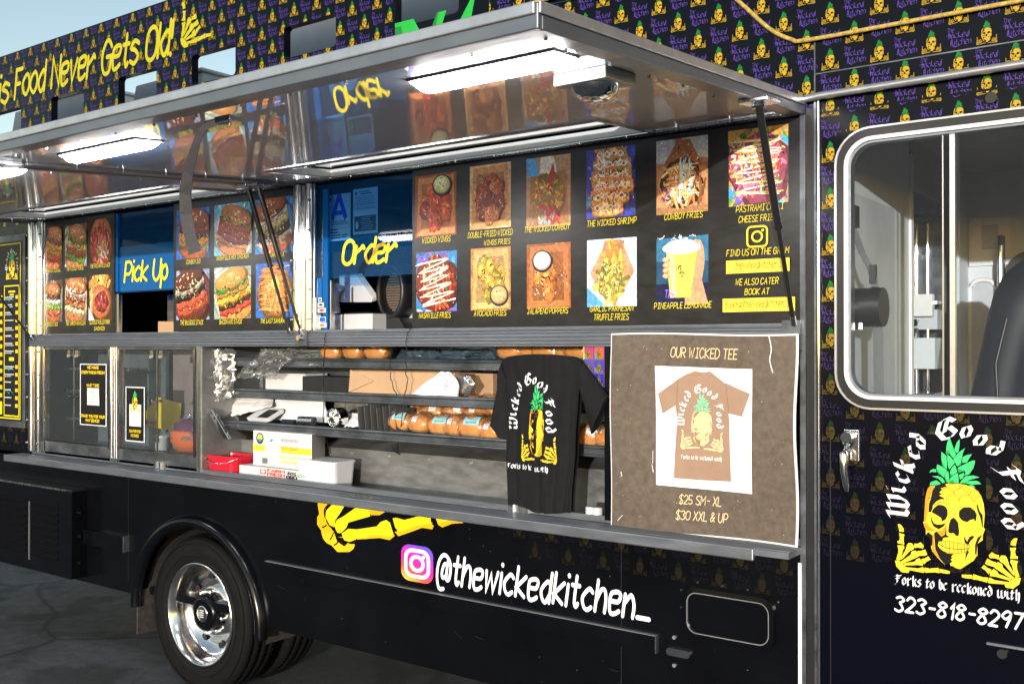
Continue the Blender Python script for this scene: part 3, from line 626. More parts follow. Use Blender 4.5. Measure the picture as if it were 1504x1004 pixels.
# skeleton hand reaching down from behind the counter
_B = lambda *f: [at(px, py) for px, py in tr(460, 730, 6.539, *f)]
HY, HO = hx('ecd31c'), hx('eeb21a')
D.many([_B(*f) for f in ((60,-60,45,70,60,160,40,190,40,260,75,310,95,390,130,435,180,460,235,522,350,522,390,490,402,450,340,432,300,470,230,420,200,330,130,240,105,150,140,60), (530,130,560,170,640,168,690,140,700,60,560,60), (785,330,820,372,1050,290,1145,305,1160,270,1120,240,900,300), (240,380,420,402,640,388,735,408,785,370,760,330,600,360), (1180,200,1200,260,1240,287,1340,250,1440,245,1440,232))], HO)
D.many([_B(*f) for f in ((210,40,160,90,125,130,120,190,160,265,205,285,215,215,260,150,320,50), (215,300,210,260,230,215,300,175,420,90,520,60,545,130,550,180,340,240,320,290,270,340,235,340), (275,345,340,300,420,305,610,278,650,235,700,215,740,240,755,300,775,355,740,372,600,358,420,400,350,425,300,410), (765,200,800,195,880,215,1010,180,1130,180,1130,235,1150,245,1000,270,820,330,790,290), (1165,185,1300,200,1435,228,1300,225,1210,240))], HY)
for P in ((90,285,110,280,130,265), (135,235,155,270,180,285), (165,402,185,370,195,340), (210,310,225,350,245,368), (205,455,225,445,240,425), (270,405,285,440,312,455), (115,190,108,130,130,85,195,50), (340,432,380,440,420,402)): D.many(ribbon(spline(_B(*P), 3), .007, True), INK)
# the handle line with its round camera badge
def badge(D, x0, x1, z0, z1, fill=None, line=(.9, .9, .92)):
    s = (z1 - z0) / 10; sx = (x1 - x0) / 10; mp = lambda P: [(x0 + u * sx, z0 + v * s) for u, v in P]
    if fill:
        NB = 14
        for j in range(NB):
            for i in range(NB):
                q = clip(rrect(0, 10, 0, 10, 2.6, 6), 10 * i / NB, 10 * (i + 1) / NB, 10 * j / NB, 10 * (j + 1) / NB)
                if q: D.poly(mp(q), fill((i + .5) / NB, (j + .5) / NB), step=False)
        D.l += 1
    k = (1.45, 8.55) if fill else (0, 10)
    D.many([mp(q) for q in ribbon(rrect(*k, *k, 2.1, 5) + rrect(*k, *k, 2.1, 5)[:1], 1.0, False)], line)
    D.many([mp(q) for q in ribbon(ell(5, 5, 1.9 if fill else 2.5, 1.9 if fill else 2.5, 20) + ell(5, 5, 1.9 if fill else 2.5, 1.9 if fill else 2.5, 20)[:1], 1.0, False)], line)
    D.poly(mp(ell(7.0, 7.0, .5, .5, 10) if fill else ell(7.8, 8.0, .7, .7, 10)), line)
def ig(u, v):
    a, b, c, d, e = hx('ffc94a'), hx('f7563a'), hx('e6259a'), hx('8a3ac8'), hx('4a55dc')
    t = max(0, min(1, .72 * v + .35 * u - .03)); ks = (a, b, c, d, e); i = min(3, int(t * 4)); f = t * 4 - i
    return tuple(ks[i][k] * (1 - f) + ks[i + 1][k] * f for k in range(3))
badge(D, -2.868, -2.69, .778, .930, ig)
text(D, '@thewickedkitchen_', -2.672, .795, .112, .985, (.88, .88, .91), 'l', wt=1.5, slant=.2, gap=2.2, bounce=.25)
sp = random.Random(21)
for i in range(90):                                               # dust specks, chips and fine scratches
    x, z = sp.uniform(-5.2, -1.2), sp.uniform(.46, 1.05)
    if math.hypot(x - AX, (z - AZ)) < .58: continue
    if i % 6: D.poly(ell(x, z, sp.uniform(.0008, .0024), sp.uniform(.0008, .002), 6, 0, .3, sp), C('6a6a70', sp.uniform(.15, .9)), step=False)
    else: D.many(ribbon([(x, z), (x + sp.uniform(-.05, .05), z + sp.uniform(-.03, .03))], .0009, False), C('404046', .6))
for x in (-4.86, -1.80): m.box(x - .0015, x + .0015, -.0015, .0, .5, 1.05, 'black_plastic')
m.build('lower_panel', T)
m = MB(); m.box(-3.72, -1.655, -.018, 0, .690, .747, 'black_paint'); m.box(-3.72, -1.655, -.0185, -.0005, .7475, .7500, 'alu_bright'); m.box(-1.655, -1.650, -.019, 0, .688, .748, 'dark_steel'); m.build('rub_rail', T)
m = MB(); m.box(-5.255, -4.86, -.03, 0, .655, .735, 'black_paint'); m.box(-4.862, -4.852, -.033, 0, .653, .737, 'dark_steel'); m.build('rub_rail', T)
# --- trim posts between kitchen and cab
m = MB(); m.box(-1.136, -1.118, -.014, .04, .35, 2.50, 'dark_steel'); m.box(-1.117, -1.092, -.008, .04, .35, 2.52, 'black_plastic'); m.box(-1.091, -1.084, -.012, .02, .35, 2.54, 'dark_steel'); m.tube([(-1.078, -.008, .4), (-1.078, -.008, 2.545)], .006, 'chrome', 8); m.box(-1.142, -1.131, -.018, -.001, .3, 1.07, 'white_enamel'); m.build('corner_trim', T)
m = MB(); m.tube([(-1.17, -.02, 2.545), (-1.07, -.02, 2.552), (-.5, -.02, 2.556), (1.3, -.02, 2.56)], .0115, 'alu_bright', 8, flat=1.1); m.box(-1.7, 1.3, -.012, 0, 2.555, 2.562, 'black_plastic'); m.build('drip_rail', T)
# --- wheel arch flare, inner liner, flap
m = MB(); rows = []
for k in range(33):
    a = R(-3 + 186 * k / 32); row = []
    for j in range(9):
        t = math.pi * j / 8; w = .5 - .5 * math.cos(t); yy = -.042 * math.sin(t)
        row.append((AX + (RX - .012 + .066 * w) * math.cos(a), yy, AZ + (RZ - .012 + .066 * w) * math.sin(a)))
    rows.append(row)
m.grid(rows, 'black_paint'); m.poly(rows[0], 'black_paint'); m.poly(rows[-1], 'black_paint'); m.build('wheel_arch', T)
m = MB(); m.grid([[(AX + (RX + .01) * math.cos(R(-8 + 196 * k / 24)), y, AZ + (RZ + .01) * math.sin(R(-8 + 196 * k / 24))) for k in range(25)] for y in (.03, .4, .85)], 'liner'); m.box(AX - RX, AX + RX, .85, .87, .4, .9, 'liner'); m.build('arch_liner', T)
m = MB(); m.hexa([(-4.752, -.02, .23), (-4.752, .5, .22), (-4.752, .5, .5), (-4.752, -.02, .5)], [(-4.742, -.02, .23), (-4.742, .5, .22), (-4.742, .5, .5), (-4.742, -.02, .5)], 'liner'); m.build('mud_flap', T)
# --- wheels
def wheel(x, y, z, front=True):
    w = empty('wheel', (0, 0, 0), None, None); w.parent = T; w.location = (x + 3.2, y - 1.1, z)
    mb = MB(); mb.lathe([(.262, .015), (.275, .002), (.30, -.006), (.345, -.012), (.372, .0), (.387, .018), (.392, .035), (.385, .04), (.385, .048), (.394, .052), (.396, .085), (.389, .088), (.389, .096), (.397, .1), (.397, .13), (.389, .133), (.389, .141), (.395, .145), (.39, .18), (.37, .2), (.30, .215), (.262, .2)], 0, 0, 'rubber', 64)
    mb2 = []
    for k in range(90):
        a = 2 * math.pi * k / 90
        for (ya, yb) in ((.03, .048), (.052, .085), (.1, .13), (.146, .178)):
            c, s_ = math.cos(a), math.sin(a); c2, s2 = math.cos(a + .03), math.sin(a + .03)
            mb.poly([(.398 * c, ya, .398 * s_), (.398 * c2, yb, .398 * s2), (.401 * math.cos(a + .045), yb, .401 * math.sin(a + .045)), (.401 * math.cos(a + .015), ya, .401 * math.sin(a + .015))], 'black_plastic')
    for rr in (.30, .335, .36): mb.lathe([(rr, -.0085 if rr < .34 else -.011), (rr + .004, -.0125 if rr < .34 else -.0145), (rr + .008, -.0095 if rr < .34 else -.0105)], 0, 0, 'rubber', 64)
    bld(mb, 'tyre', w)
    mb = MB(); mb.lathe([(.262, .02), (.264, .004), (.258, -.004), (.25, .002), (.242, .02), (.232, .035), (.228, .07), (.222, .082), (.215, .09), (.20, .10), (.182, .113), (.165, .116), (.15, .108), (.132, .088), (.115, .082), (.09, .085), (.07, .09)], 0, 0, 'rim_metal', 64)
    for k in range(8):
        a = 2 * math.pi * (k + .3) / 8; c, s_ = math.cos(a), math.sin(a)
        P = [(.178 * c + .02 * math.cos(t) * -s_ + .016 * math.sin(t) * c, .1055, .178 * s_ + .02 * math.cos(t) * c + .016 * math.sin(t) * s_) for t in [2 * math.pi * q / 12 for q in range(12)]]
        mb.poly(P, 'black_plastic')
        a = 2 * math.pi * (k + .8) / 8; c, s_ = math.cos(a) * .105, math.sin(a) * .105
        mb.lathe([(.0, .05), (.009, .052), (.012, .06), (.013, .085)], c, s_, 'chrome', 10)
    bld(mb, 'rim', w)
    mb = MB(); mb.lathe([(0, .022), (.07, .022), (.086, .026), (.094, .04), (.097, .10)], 0, 0, 'black_paint', 32); mb.lathe([(.0, .0195), (.038, .0195), (.041, .022)], 0, 0, 'chrome', 24); mb.lathe([(.0, .0185), (.035, .0185), (.036, .0195)], 0, 0, 'black_plastic', 24)
    DD = Dec(mb, lambda u, v, h: (u, .0185 - h, v), eps=6e-5)
    for k in range(4): DD.many(ribbon([(-.016, .016 - .011 * k), (.016, .017 - .011 * k)], .005, False), (.6, .6, .62))
    bld(mb, 'hub', w)
def bld(mb, name, w):
    me_off = w
    o = mb.build(name, None); o.parent = w; return o
wheel(-4.276, .02, .40); wheel(-4.276, .30, .40)
# --- louvred box at the rear corner
m = MB(); m.box(XL, -5.262, -.095, -.001, .462, .95, 'black_paint'); m.box(XL, -5.255, -.10, -.001, .9505, .962, 'black_plastic')
gb = m.build('equipment_box', T, bevel=.004)
for (a, b) in ((-6.4, -5.75), (-5.69, -5.40)):
    m = MB()
    for k in range(8):
        z = .55 + k * .042; m.hexa([(a, -.0955, z), (b, -.0955, z), (b, -.0955, z + .03), (a, -.0955, z + .03)], [(a, -.100, z + .004), (b, -.100, z + .004), (b, -.096, z + .03), (a, -.096, z + .03)], 'matte_black')
    m.build('louvre_panel', gb)
m = MB(); m.box(-5.712, -5.706, -.099, -.0955, .52, .86, 'alu_bright'); m.box(XL, -5.30, -.1035, -.1005, .951, .9615, 'steel'); m.build('edge_trim', gb)
for z in (.55, .70, .83):
    m = MB(); m.tube([(-5.261, -.05, z), (-5.255, -.05, z)], .008, 'chrome', 8); m.build('latch', gb)
# --- price board at the far left
m = MB(); m.box(-6.95, -5.885, -.035, -.001, 1.27, 2.44, 'dark_steel'); pb = m.build('price_board', T, bevel=.003)
m = MB(); m.box(-6.92, -5.915, -.037, -.0355, 1.31, 2.40, 'print', (.006, .007, .012)); D = Dec(m, lambda u, v, h: (u, -.0372 - h, v))
for (a, b, c, d) in ((-6.90, -5.93, 1.325, 2.385), (-6.12, -5.945, 1.34, 2.13)):
    D.many(ribbon([(a, c), (b, c), (b, d), (a, d), (a, c)], .008, False), hx('d8c21c'))
emblem(D, -6.03, 2.26, .42, False); gothword(D, -6.03, 2.25, .42, (.7, .7, .72))
D.many(ribbon([(-6.07, 2.095), (-5.99, 2.095)], .012, False), hx('d8c21c')); D.many(ribbon([(-6.055, 2.076), (-6.005, 2.076)], .010, False), hx('d8c21c'))
for k in range(15):
    z = 2.05 - k * .047
    if k == 8: D.poly([(-6.06, z), (-6.0, z), (-6.0, z + .022), (-6.06, z + .022)], hx('d8c21c')); continue
    for j in range(rng.choice((1, 2))): D.many(ribbon([(-6.11, z + .012 - j * .012), (-6.02 + rng.uniform(-.02, .02), z + .012 - j * .012)], .006 - .002 * j, False), (.55, .55, .57))
    D.poly([(-5.985, z), (-5.955, z), (-5.955, z + .022), (-5.985, z + .022)], hx('d8b81c'))
    if k in (0, 9, 12): D.many(ribbon(spline([(-6.11, z - .01), (-6.09, z + .012), (-6.06, z - .012), (-6.04, z + .008), (-6.01, z - .01)], 3), .003), hx('2fae8a'))
    if k == 5: D.many(ribbon(spline([(-6.11, z), (-6.06, z + .008), (-6.01, z - .004)], 3), .003), hx('9a5ad0'))
D.poly([(-6.9, 1.34), (-6.135, 1.34), (-6.135, 2.13), (-6.9, 2.13)], hx('0a0b12'))
for k in range(14): D.poly([(-6.17, 2.05 - .05 * k), (-6.14, 2.05 - .05 * k), (-6.14, 2.075 - .05 * k), (-6.17, 2.075 - .05 * k)], hx('d8b81c'))
D.poly([(-6.6, 1.345), (-6.14, 1.345), (-6.14, 1.42), (-6.6, 1.42)], hx('d8c21c'))
m.build('board_face', pb)
# --- hinge posts and the ribbed sill strip
def post(x0, x1, zlo, zhi):
    m = MB(); w = x1 - x0; xc = (x0 + x1) / 2
    m.box(x0, x1, -.008, .03, zlo, zhi, 'chrome')
    for x in (x0 + w * .22, x1 - w * .22): m.tube([(x, -.012, zlo), (x, -.012, zhi)], w * .19, 'chrome', 14)
    p = m.build('hinge_post', T); m = MB(); z = zlo + .05
    while z < zhi:
        for x in (x0 + .012, x1 - .012): m.lathe([(0, -.041), (.006, -.04), (.008, -.036)], x, z, 'chrome', 8) if False else m.tube([(x, -.008, z), (x, -.043, z)], .005, 'alu_bright', 8)
        z += .135
    build_each(m, 'bolt', p); return p
post(-5.862, -5.705, 1.835, 2.50); post(-3.525, -3.392, 1.835, 2.50); post(-5.862, -5.72, 1.14, 1.76)
m = MB(); m.box(-5.862, -1.14, -.016, .03, 1.762, 1.836, 'alu')
for z in (1.772, 1.786, 1.800, 1.8145, 1.826): m.tube([(-5.86, -.017, z), (-1.142, -.017, z)], .0048, 'alu', 8)
st = m.build('sill_strip', T)
m = MB(); m.box(-3.50, -3.42, -.03, -.017, 1.765, 1.84, 'dark_steel'); m.tube([(-3.46, -.03, 1.80), (-3.46, -.05, 1.80)], .012, 'chrome', 10); m.box(-1.19, -1.13, -.03, -.017, 1.80, 1.845, 'dark_steel'); build_each(m, 'strut_bracket', st)
# --- menu boards
def frame_photo(board, kind, x0, x1, z0, z1, seed, cap, cap2=None, cs=.026):
    pm = MB(); pm.box(x0, x1, -.0088, -.0080, z0, z1, 'food', (.05, .05, .05)); p = Pic(pm, x0, x1, z0, z1, -.0089, seed); FOOD[kind](p); pm.build('food_photo', board)
def P_box(bg, card, pal, cup=None, n=16): return lambda p: p.box(bg, card, pal, cup, n)
def P_bur(bg, tray, bun, layers): return lambda p: p.burger(bg, tray, bun, layers)
G1 = ['a8330f', 'c4511a', 'd9702a', '7d1f0a', 'c84a20']; GOLD = ['c9882e', 'e0a63c', 'a86420', 'd8b45a']; MIX = ['e8c66a', 'c8402a', '3f7a34', 'f3e6c8', '6a3a78', 'd88a3a']
SLAW = ['e8d8c0', 'c05a9a', 'd0783a', 'f0e4d2', '7a3c80']
FOOD = {
 'wings': P_box('8a4a20', 'c87c40', G1, (.66, .82, 'd8d488', '20242a')), 'dwings': P_box('d8b07c', 'c88a50', ['9c3a18', 'b85a28', 'd8864a', '7a2810'], None, 24),
 'cowboy': lambda p: (p.bg('b98a62'), p.D.poly([(.05, .02), (.96, .04), (.9, .78), (.1, .76)], C('a2703f')), p.D.poly([(.02, .74), (.3, .74), (.22, 1), (.0, 1)], C('4a9ed8')), p.D.poly([(.3, .76), (.7, .76), (.62, 1), (.34, 1)], C('ddd0c0')), p.blob(.5, .42, .36, .32, 'b07a24', .1), p.shards(.5, .44, .36, .32, 190, .03, ['d8a83a', 'f0c850', '8a5a1a', 'b03a1a', '5a7a2a']), p.D.poly([(.46, .62), (.62, .9), (.66, .72), (.58, .6)], C('b82a20')), p.sticks(.55, .16, .3, .1, 14, .22, .03, ['a82018', 'c83a28'], -1, -.4), p.shards(.4, .1, .3, .08, 24, .03, ['a0a0a8', 'd8d8e0'])),
 'shrimp': lambda p: p.tacos('3a3fa0', ['2a6ad0', '4a3ab0', '1a2a80', '58a8e0', '7a5ac8'], 'c88a48', ['d8602a', 'f0e0c0', '8a3a1a', 'e8a050', '4a6a2a', 'f6ecd8']),
 'cfries': lambda p: (p.bg('a87850'), p.D.poly([(0, .7), (.4, .66), (.36, 1), (0, 1)], C('b8bcc2')), p.D.poly([(.55, .78), (1, .7), (1, 1), (.5, 1)], C('c0c4c6')), p.D.poly([(.1, .62), (.42, .98), (.66, .98), (.9, .62)], C('a06a40')), p.D.poly([(0, .1), (1, .08), (.96, .6), (.06, .6)], C('c08e60')), p.blob(.48, .42, .38, .32, '5a3a28', .1), p.sticks(.48, .4, .33, .28, 50, .22, .04, ['d8a850', 'b8803a', 'e8c890']), p.shards(.3, .3, .2, .16, 60, .03, SLAW), p.blob(.46, .5, .2, .18, 'e0902c', .08), p.blob(.44, .54, .1, .08, 'f2b03a', .05), p.zig(.2, .8, .24, .66, 12, .016, 'f0e6c8'), p.sticks(.56, .44, .2, .22, 26, .2, .022, ['a8dce8', 'c8ecf2', '88c8d8'], 1.0, 1.9), p.sticks(.44, .42, .2, .2, 18, .18, .018, ['f0b040', 'e08a3a'], 1.0, 1.9), p.finish(SLAW, 120), p.sticks(.84, .35, .1, .2, 16, .24, .03, ['7a4a28', 'a87040'], 1, 2)),
 'pastrami': lambda p: (p.fries('c89a4a', ['3a9ad8', '6a58c0', '5a8a3a', 'e0b050'], ['d86a8a', 'c83a5a', 'e8a850', 'e0c8b0'], [('f4e4d4', .013), ('f0c040', .012), ('f8f0e4', .012)], ['d84a6a', 'e87a9a', '5a7a3a', '8a4aa0', 'f0d070']), p.D.poly([(0, .78), (.4, .98), (.4, 1), (0, 1)], C('d8a850'))),
 'nfries': lambda p: p.fries('2a78b8', ['58a0d8', '6a4ab0', '1a5a98', 'e0d8e8', '3a8ac8'], ['a83a1a', 'c8602a', '8a2a14'], [('f6f0e2', .018), ('f2e6c8', .014)], ['5a8a3a', 'c84a20', 'e8d8b0', '7a2010']),
 'avocado': P_box('b07a40', 'c8a060', ['c89a30', 'd8a838', 'a8b040', '8a7a20'], (.72, .24, 'd8a868', '104058'), 9), 'poppers': P_box('9c5a2a', 'b06a34', ['c87a2a', 'b8641e', 'd8923a'], (.36, .74, 'dcdfe2', '16181c'), 9),
 'garlic': lambda p: (p.bg('c8ddf0'), p.D.poly([(0, 0), (.4, 0), (0, .3)], C('4aa0d8')), p.D.poly([(.06, .5), (.4, .98), (.7, .98), (.96, .5), (.6, .06), (.4, .06)], C('c09068')), p.D.poly([(.3, .72), (.36, .98), (.76, .96), (.7, .7)], C('b07e58')), p.sticks(.52, .66, .2, .2, 26, .3, .055, ['d89a28', 'e8b040', 'c8862a'], .8, 2.2), p.sticks(.5, .36, .24, .26, 46, .26, .06, ['a8943a', 'c8aa48', '8a8030', 'd8b860']), p.shards(.48, .42, .25, .28, 110, .018, ['5a6a2a', 'e8dca0', '7a7a30'])),
 'lemonade': lambda p: p.cup(),
 'b1': P_bur('1a62b8', '2a70c0', '9a4a22', [('b8a040', SLAW), (CHZ, ['f0b428', 'd8902a']), (PAT, ['6a3418', 'a02a14']), ('b03018', G1)]), 'b2': P_bur('5aa6c0', 'bcd0d4', 'b8703a', [('c08a4a', SLAW), ('a03c4a', SLAW + ['b05a80']), ('a8401e', G1), ('a8401e', G1), ('8aa23a', ['b8c860', '5a7a2a'])]),
 'b3': P_bur('2a74c8', '4a90d8', 'a85a34', [('d8c8b0', ['f0e8da', 'c05a30']), ('3a2018', ['5a3428', '2a140e', '8a5a40']), ('d0c070', ['e8dca0', '6aa03a', 'f4ecd0']), ('e8e0cc', ['f4f0e4', 'd8a860'])]), 'b4': P_bur('8a94b0', '6a3038', '5a2818', [('b84a28', G1), ('c8502e', ['d86a40', 'a8331a']), ('241410', ['3a241c', '5a4438', '8a8078']), ('d0c8a8', ['e8e2c8', 'b0a880', '8a9a5a'])]),
 'b5': P_bur('8a9a90', 'b8c0b0', 'c8883a', [('c83a24', ['d84a2a', 'e8704a']), (PAT, ['6a3a1a', '8a9a3a', '3a1c0c']), ('e0b01c', ['f0c830', 'd89a1a']), ('b8862a', ['d8a848', 'a0701c']), ('4a9a30', ['5ab03a', '3a7a24'])]),
 'b6': lambda p: (p.bg('2a60b0'), p.blob(.5, .5, .46, .48, '9c6a34', .06, 20), p.shards(.5, .5, .42, .44, 160, .03, ['b8803a', '8a5424', 'a86e2c', '6a3c18']), p.zig(.1, .9, .1, .92, 16, .02, 'e0924a'), p.zig(.16, .84, .14, .86, 13, .018, 'd0803a'), p.blob(.55, .62, .12, .12, 'c8b84a', .15), p.sticks(.5, .5, .3, .36, 34, .16, .012, ['f0c070', 'e0a050'], 1.1, 1.9)),
 'l1': P_bur('2a2a30', '6a4a34', 'c06a34', [('b8301c', ['d84a2a', 'f0b030']), ('d88a24', ['f0a830', 'a02a1a']), ('e8b428', ['f8d048', 'c03a1e']), ('8a2a16', ['d8c040', 'a8401c'])]), 'l2': P_bur('7a5030', 'c0b8b0', 'b87040', [('6a9a34', ['3a7a24', 'c84a2a']), ('a03a2a', ['d8502a', 'b84020']), ('d0a850', ['e0c070', 'b08838']), ('5a9a30', ['7ab848', '3a6a20'])]),
 'l3': lambda p: (p.bg('2a1a14'), p.blob(.5, .56, .44, .50, 'b86a2e', .03, 22), p.blob(.5, .42, .46, .42, 'a8382e', .06, 22), p.sticks(.5, .45, .38, .38, 110, .3, .03, ['a83038', 'c84a4a', '7a1e22', 'd87a6a', 'e0a890'], 1.0, 2.1), p.shards(.62, .3, .24, .2, 30, .04, ['e8a030', 'd8d8d8', '8a9a3a'])),
 'l4': P_bur('5a4028', '9a9a92', 'a86034', [('c8442c', ['d85a34', '5a9a34']), ('8ab040', ['a8c860', '4a7a28']), ('dcdcd4', ['ffffff', '101418', '8a8a88']), ('3a2a20', ['c0c0b8', '5a4030'])]), 'l5': P_bur('7a5a34', 'c0a888', 'b06a38', [('d0c49a', ['e8e0c0', '9ab060', 'b89a5a']), ('a8602a', ['c87a3a', '8a4820']), ('8a4424', ['b85a30', 'd8a060']), ('e0d8cc', ['f4f0e8', 'b0483a'])]),
 'l6': lambda p: (p.bg('4a2a18'), p.shards(.5, .82, .5, .16, 50, .08, ['c8903e', 'd8a650', 'b07a30'], 1.5), p.blob(.5, .42, .40, .36, 'b86838', .06, 20), p.blob(.55, .42, .27, .22, '7a241c', .12, 20), p.shards(.55, .4, .26, .22, 70, .03, ['a03428', '5a1612', 'c85a3a', '8a2a44']), p.sticks(.15, .5, .08, .3, 12, .3, .05, ['d8b070', 'b88a48'], 1.2, 1.9), p.D.poly([(0, 0), (.26, 0), (.0, .3)], C('c8ccd8')))}
YC = hx('e9d53a')
def board(x0, x1, z0=1.838, z1=2.497):
    m = MB(); m.box(x0, x1, -.008, .02, z0, z1, 'menu_black'); D = Dec(m, lambda u, v, h: (u, -.0082 - h, v)); return m, D
def pcap(D, s, a, b, y, h):
    xa, z = at(a, y); xb = at(b, y)[0]; text(D, s, (xa + xb) / 2 - .004, z, h * (at((a + b) / 2, y - 10)[1] - at((a + b) / 2, y)[1]) / 10, (xb - xa) * .96, YC, wt=1.2, slant=.18, gap=2.4, space=3.5)
def cap(D, s, x0, x1, z, h=.030): text(D, s, (x0 + x1) / 2, z, h, x1 - x0, YC, wt=1.45, slant=.18, gap=2.4, space=3.5)
m, D = board(-2.80, -1.137)
RT = [('wings', -2.783, -2.560, 2.47), ('dwings', -2.491, -2.287, 2.48), ('cowboy', -2.213, -2.011, 2.48), ('shrimp', -1.942, -1.737, 2.48), ('cfries', -1.653, -1.457, 2.48), ('pastrami', -1.381, -1.176, 2.48)]
RB = [('nfries', -2.777, -2.558), ('avocado', -2.486, -2.288), ('poppers', -2.211, -2.011), ('garlic', -1.939, -1.732), ('lemonade', -1.653, -1.456)]
for s, a, b, y, h in (('WICKED WINGS', 622, 665, 357.5, 7.6), ('DOUBLE-FRIED WICKED', 689, 757, 350, 8), ('WINGS FRIES', 713, 753, 360.5, 7), ('THE WICKED COWBOY', 772, 841, 342, 8), ('THE WICKED SHRIMP', 864, 939, 333.5, 8.4), ('COWBOY FRIES', 978, 1036, 323.5, 8.6), ('PASTRAMI CHILI', 1083, 1155, 312.5, 9), ('CHEESE FRIES', 1087, 1145, 327.5, 9),
 ('NASHVILLE FRIES', 618, 666, 467, 7.4), ('AVOCADO FRIES', 699, 748, 464, 7.6), ('JALAPENO POPPERS', 777, 839, 461, 8), ('GARLIC PARMESAN', 869, 935, 457.5, 8.4), ('TRUFFLE FRIES', 875, 928, 470, 8.4), ('PINEAPPLE LEMONADE', 963, 1050, 453.5, 8.4), ('FIND US ON THE GRAM', 1069, 1164, 377, 9), ('WE ALSO CATER', 1083, 1148, 419, 9), ('BOOK AT', 1097, 1134, 433, 8.6)): pcap(D, s, a, b, y, h)
badge(D, at(1100, 348)[0], at(1129, 348)[0], 2.089, 2.155, None, YC)
for a, b, c, d, s in ((1069, 1162, at(1115, 400.5)[1], at(1115, 381)[1], 'thewickedkitchen_'), (1064, 1170, at(1115, 457.5)[1], at(1115, 437.5)[1], 'Booking@thewickedkitchen.LLC')):
    xa, xb = at(a, 400)[0], at(b, 400)[0]; D.poly([(xa, c), (xb, c), (xb, d), (xa, d)], hx('f2dc4c')); text(D, s, (xa + xb) / 2, c + .014, .024, (xb - xa) * (.72 if len(s) < 20 else .94), hx('3c3008'), wt=1.0, slant=.22)
bR = m.build('menu_board', T)
for i, (k, a, b, z) in enumerate(RT): frame_photo(bR, k, a, b, (2.214, 2.226, 2.214, 2.228, 2.221, 2.228)[i], z, 11 + i, None)
for i, (k, a, b) in enumerate(RB): frame_photo(bR, k, a, b, 1.905, 2.151, 31 + i, None)
m, D = board(-4.45, -3.526)
for s, a, b, y, h in (('COWBOY 2.0', 276, 297, 388, 6), ('NASHVILLE HOT CHICKEN', 320, 369, 382.5, 6.4), ('STORM STACK', 396, 421, 377.8, 6.4), ('THE BULGOGI STACK', 267, 302, 477, 6.4), ('BACON AVO STACK', 325, 359, 475.7, 6.4), ('THE LAST SAMURAI', 385, 424, 474.5, 6.4)): pcap(D, s, a, b, y, h)
bM = m.build('menu_board', T)
for i, (k, a, b, c, d) in enumerate((('b1', -4.425, -4.153, 2.207, 2.46), ('b2', -4.116, -3.83, 2.21, 2.46), ('b3', -3.805, -3.54, 2.20, 2.46), ('b4', -4.425, -4.153, 1.897, 2.15), ('b5', -4.115, -3.835, 1.897, 2.15), ('b6', -3.80, -3.54, 1.897, 2.155))): frame_photo(bM, k, a, b, c, d, 51 + i, None)
m, D = board(-5.705, -4.986)
for s, a, b, y, h in (('BREAKFAST CLASSIC', 68, 92, 400.5, 5.4), ('THE WICKED VEGGIE', 100, 126, 397.6, 5.4), ('THE PASTRAMI STACK', 135, 165, 394, 5.6), ('WICKED STACK', 69, 88, 479, 5.4), ('THE TURKEY HAWAIIAN', 99, 129, 477.5, 5.4), ('CLASSIC PULLED PORK', 134, 165, 476, 5.6), ('SANDWICH', 141, 157, 485, 5.4)): pcap(D, s, a, b, y, h)
bL = m.build('menu_board', T)
for i, (k, a, b, c, d) in enumerate((('l1', -5.70, -5.512, 2.213, 2.46), ('l2', -5.483, -5.256, 2.215, 2.46), ('l3', -5.235, -5.006, 2.22, 2.47), ('l4', -5.70, -5.511, 1.905, 2.148), ('l5', -5.482, -5.255, 1.908, 2.153), ('l6', -5.234, -5.005, 1.908, 2.16))): frame_photo(bL, k, a, b, c, d, 71 + i, None)
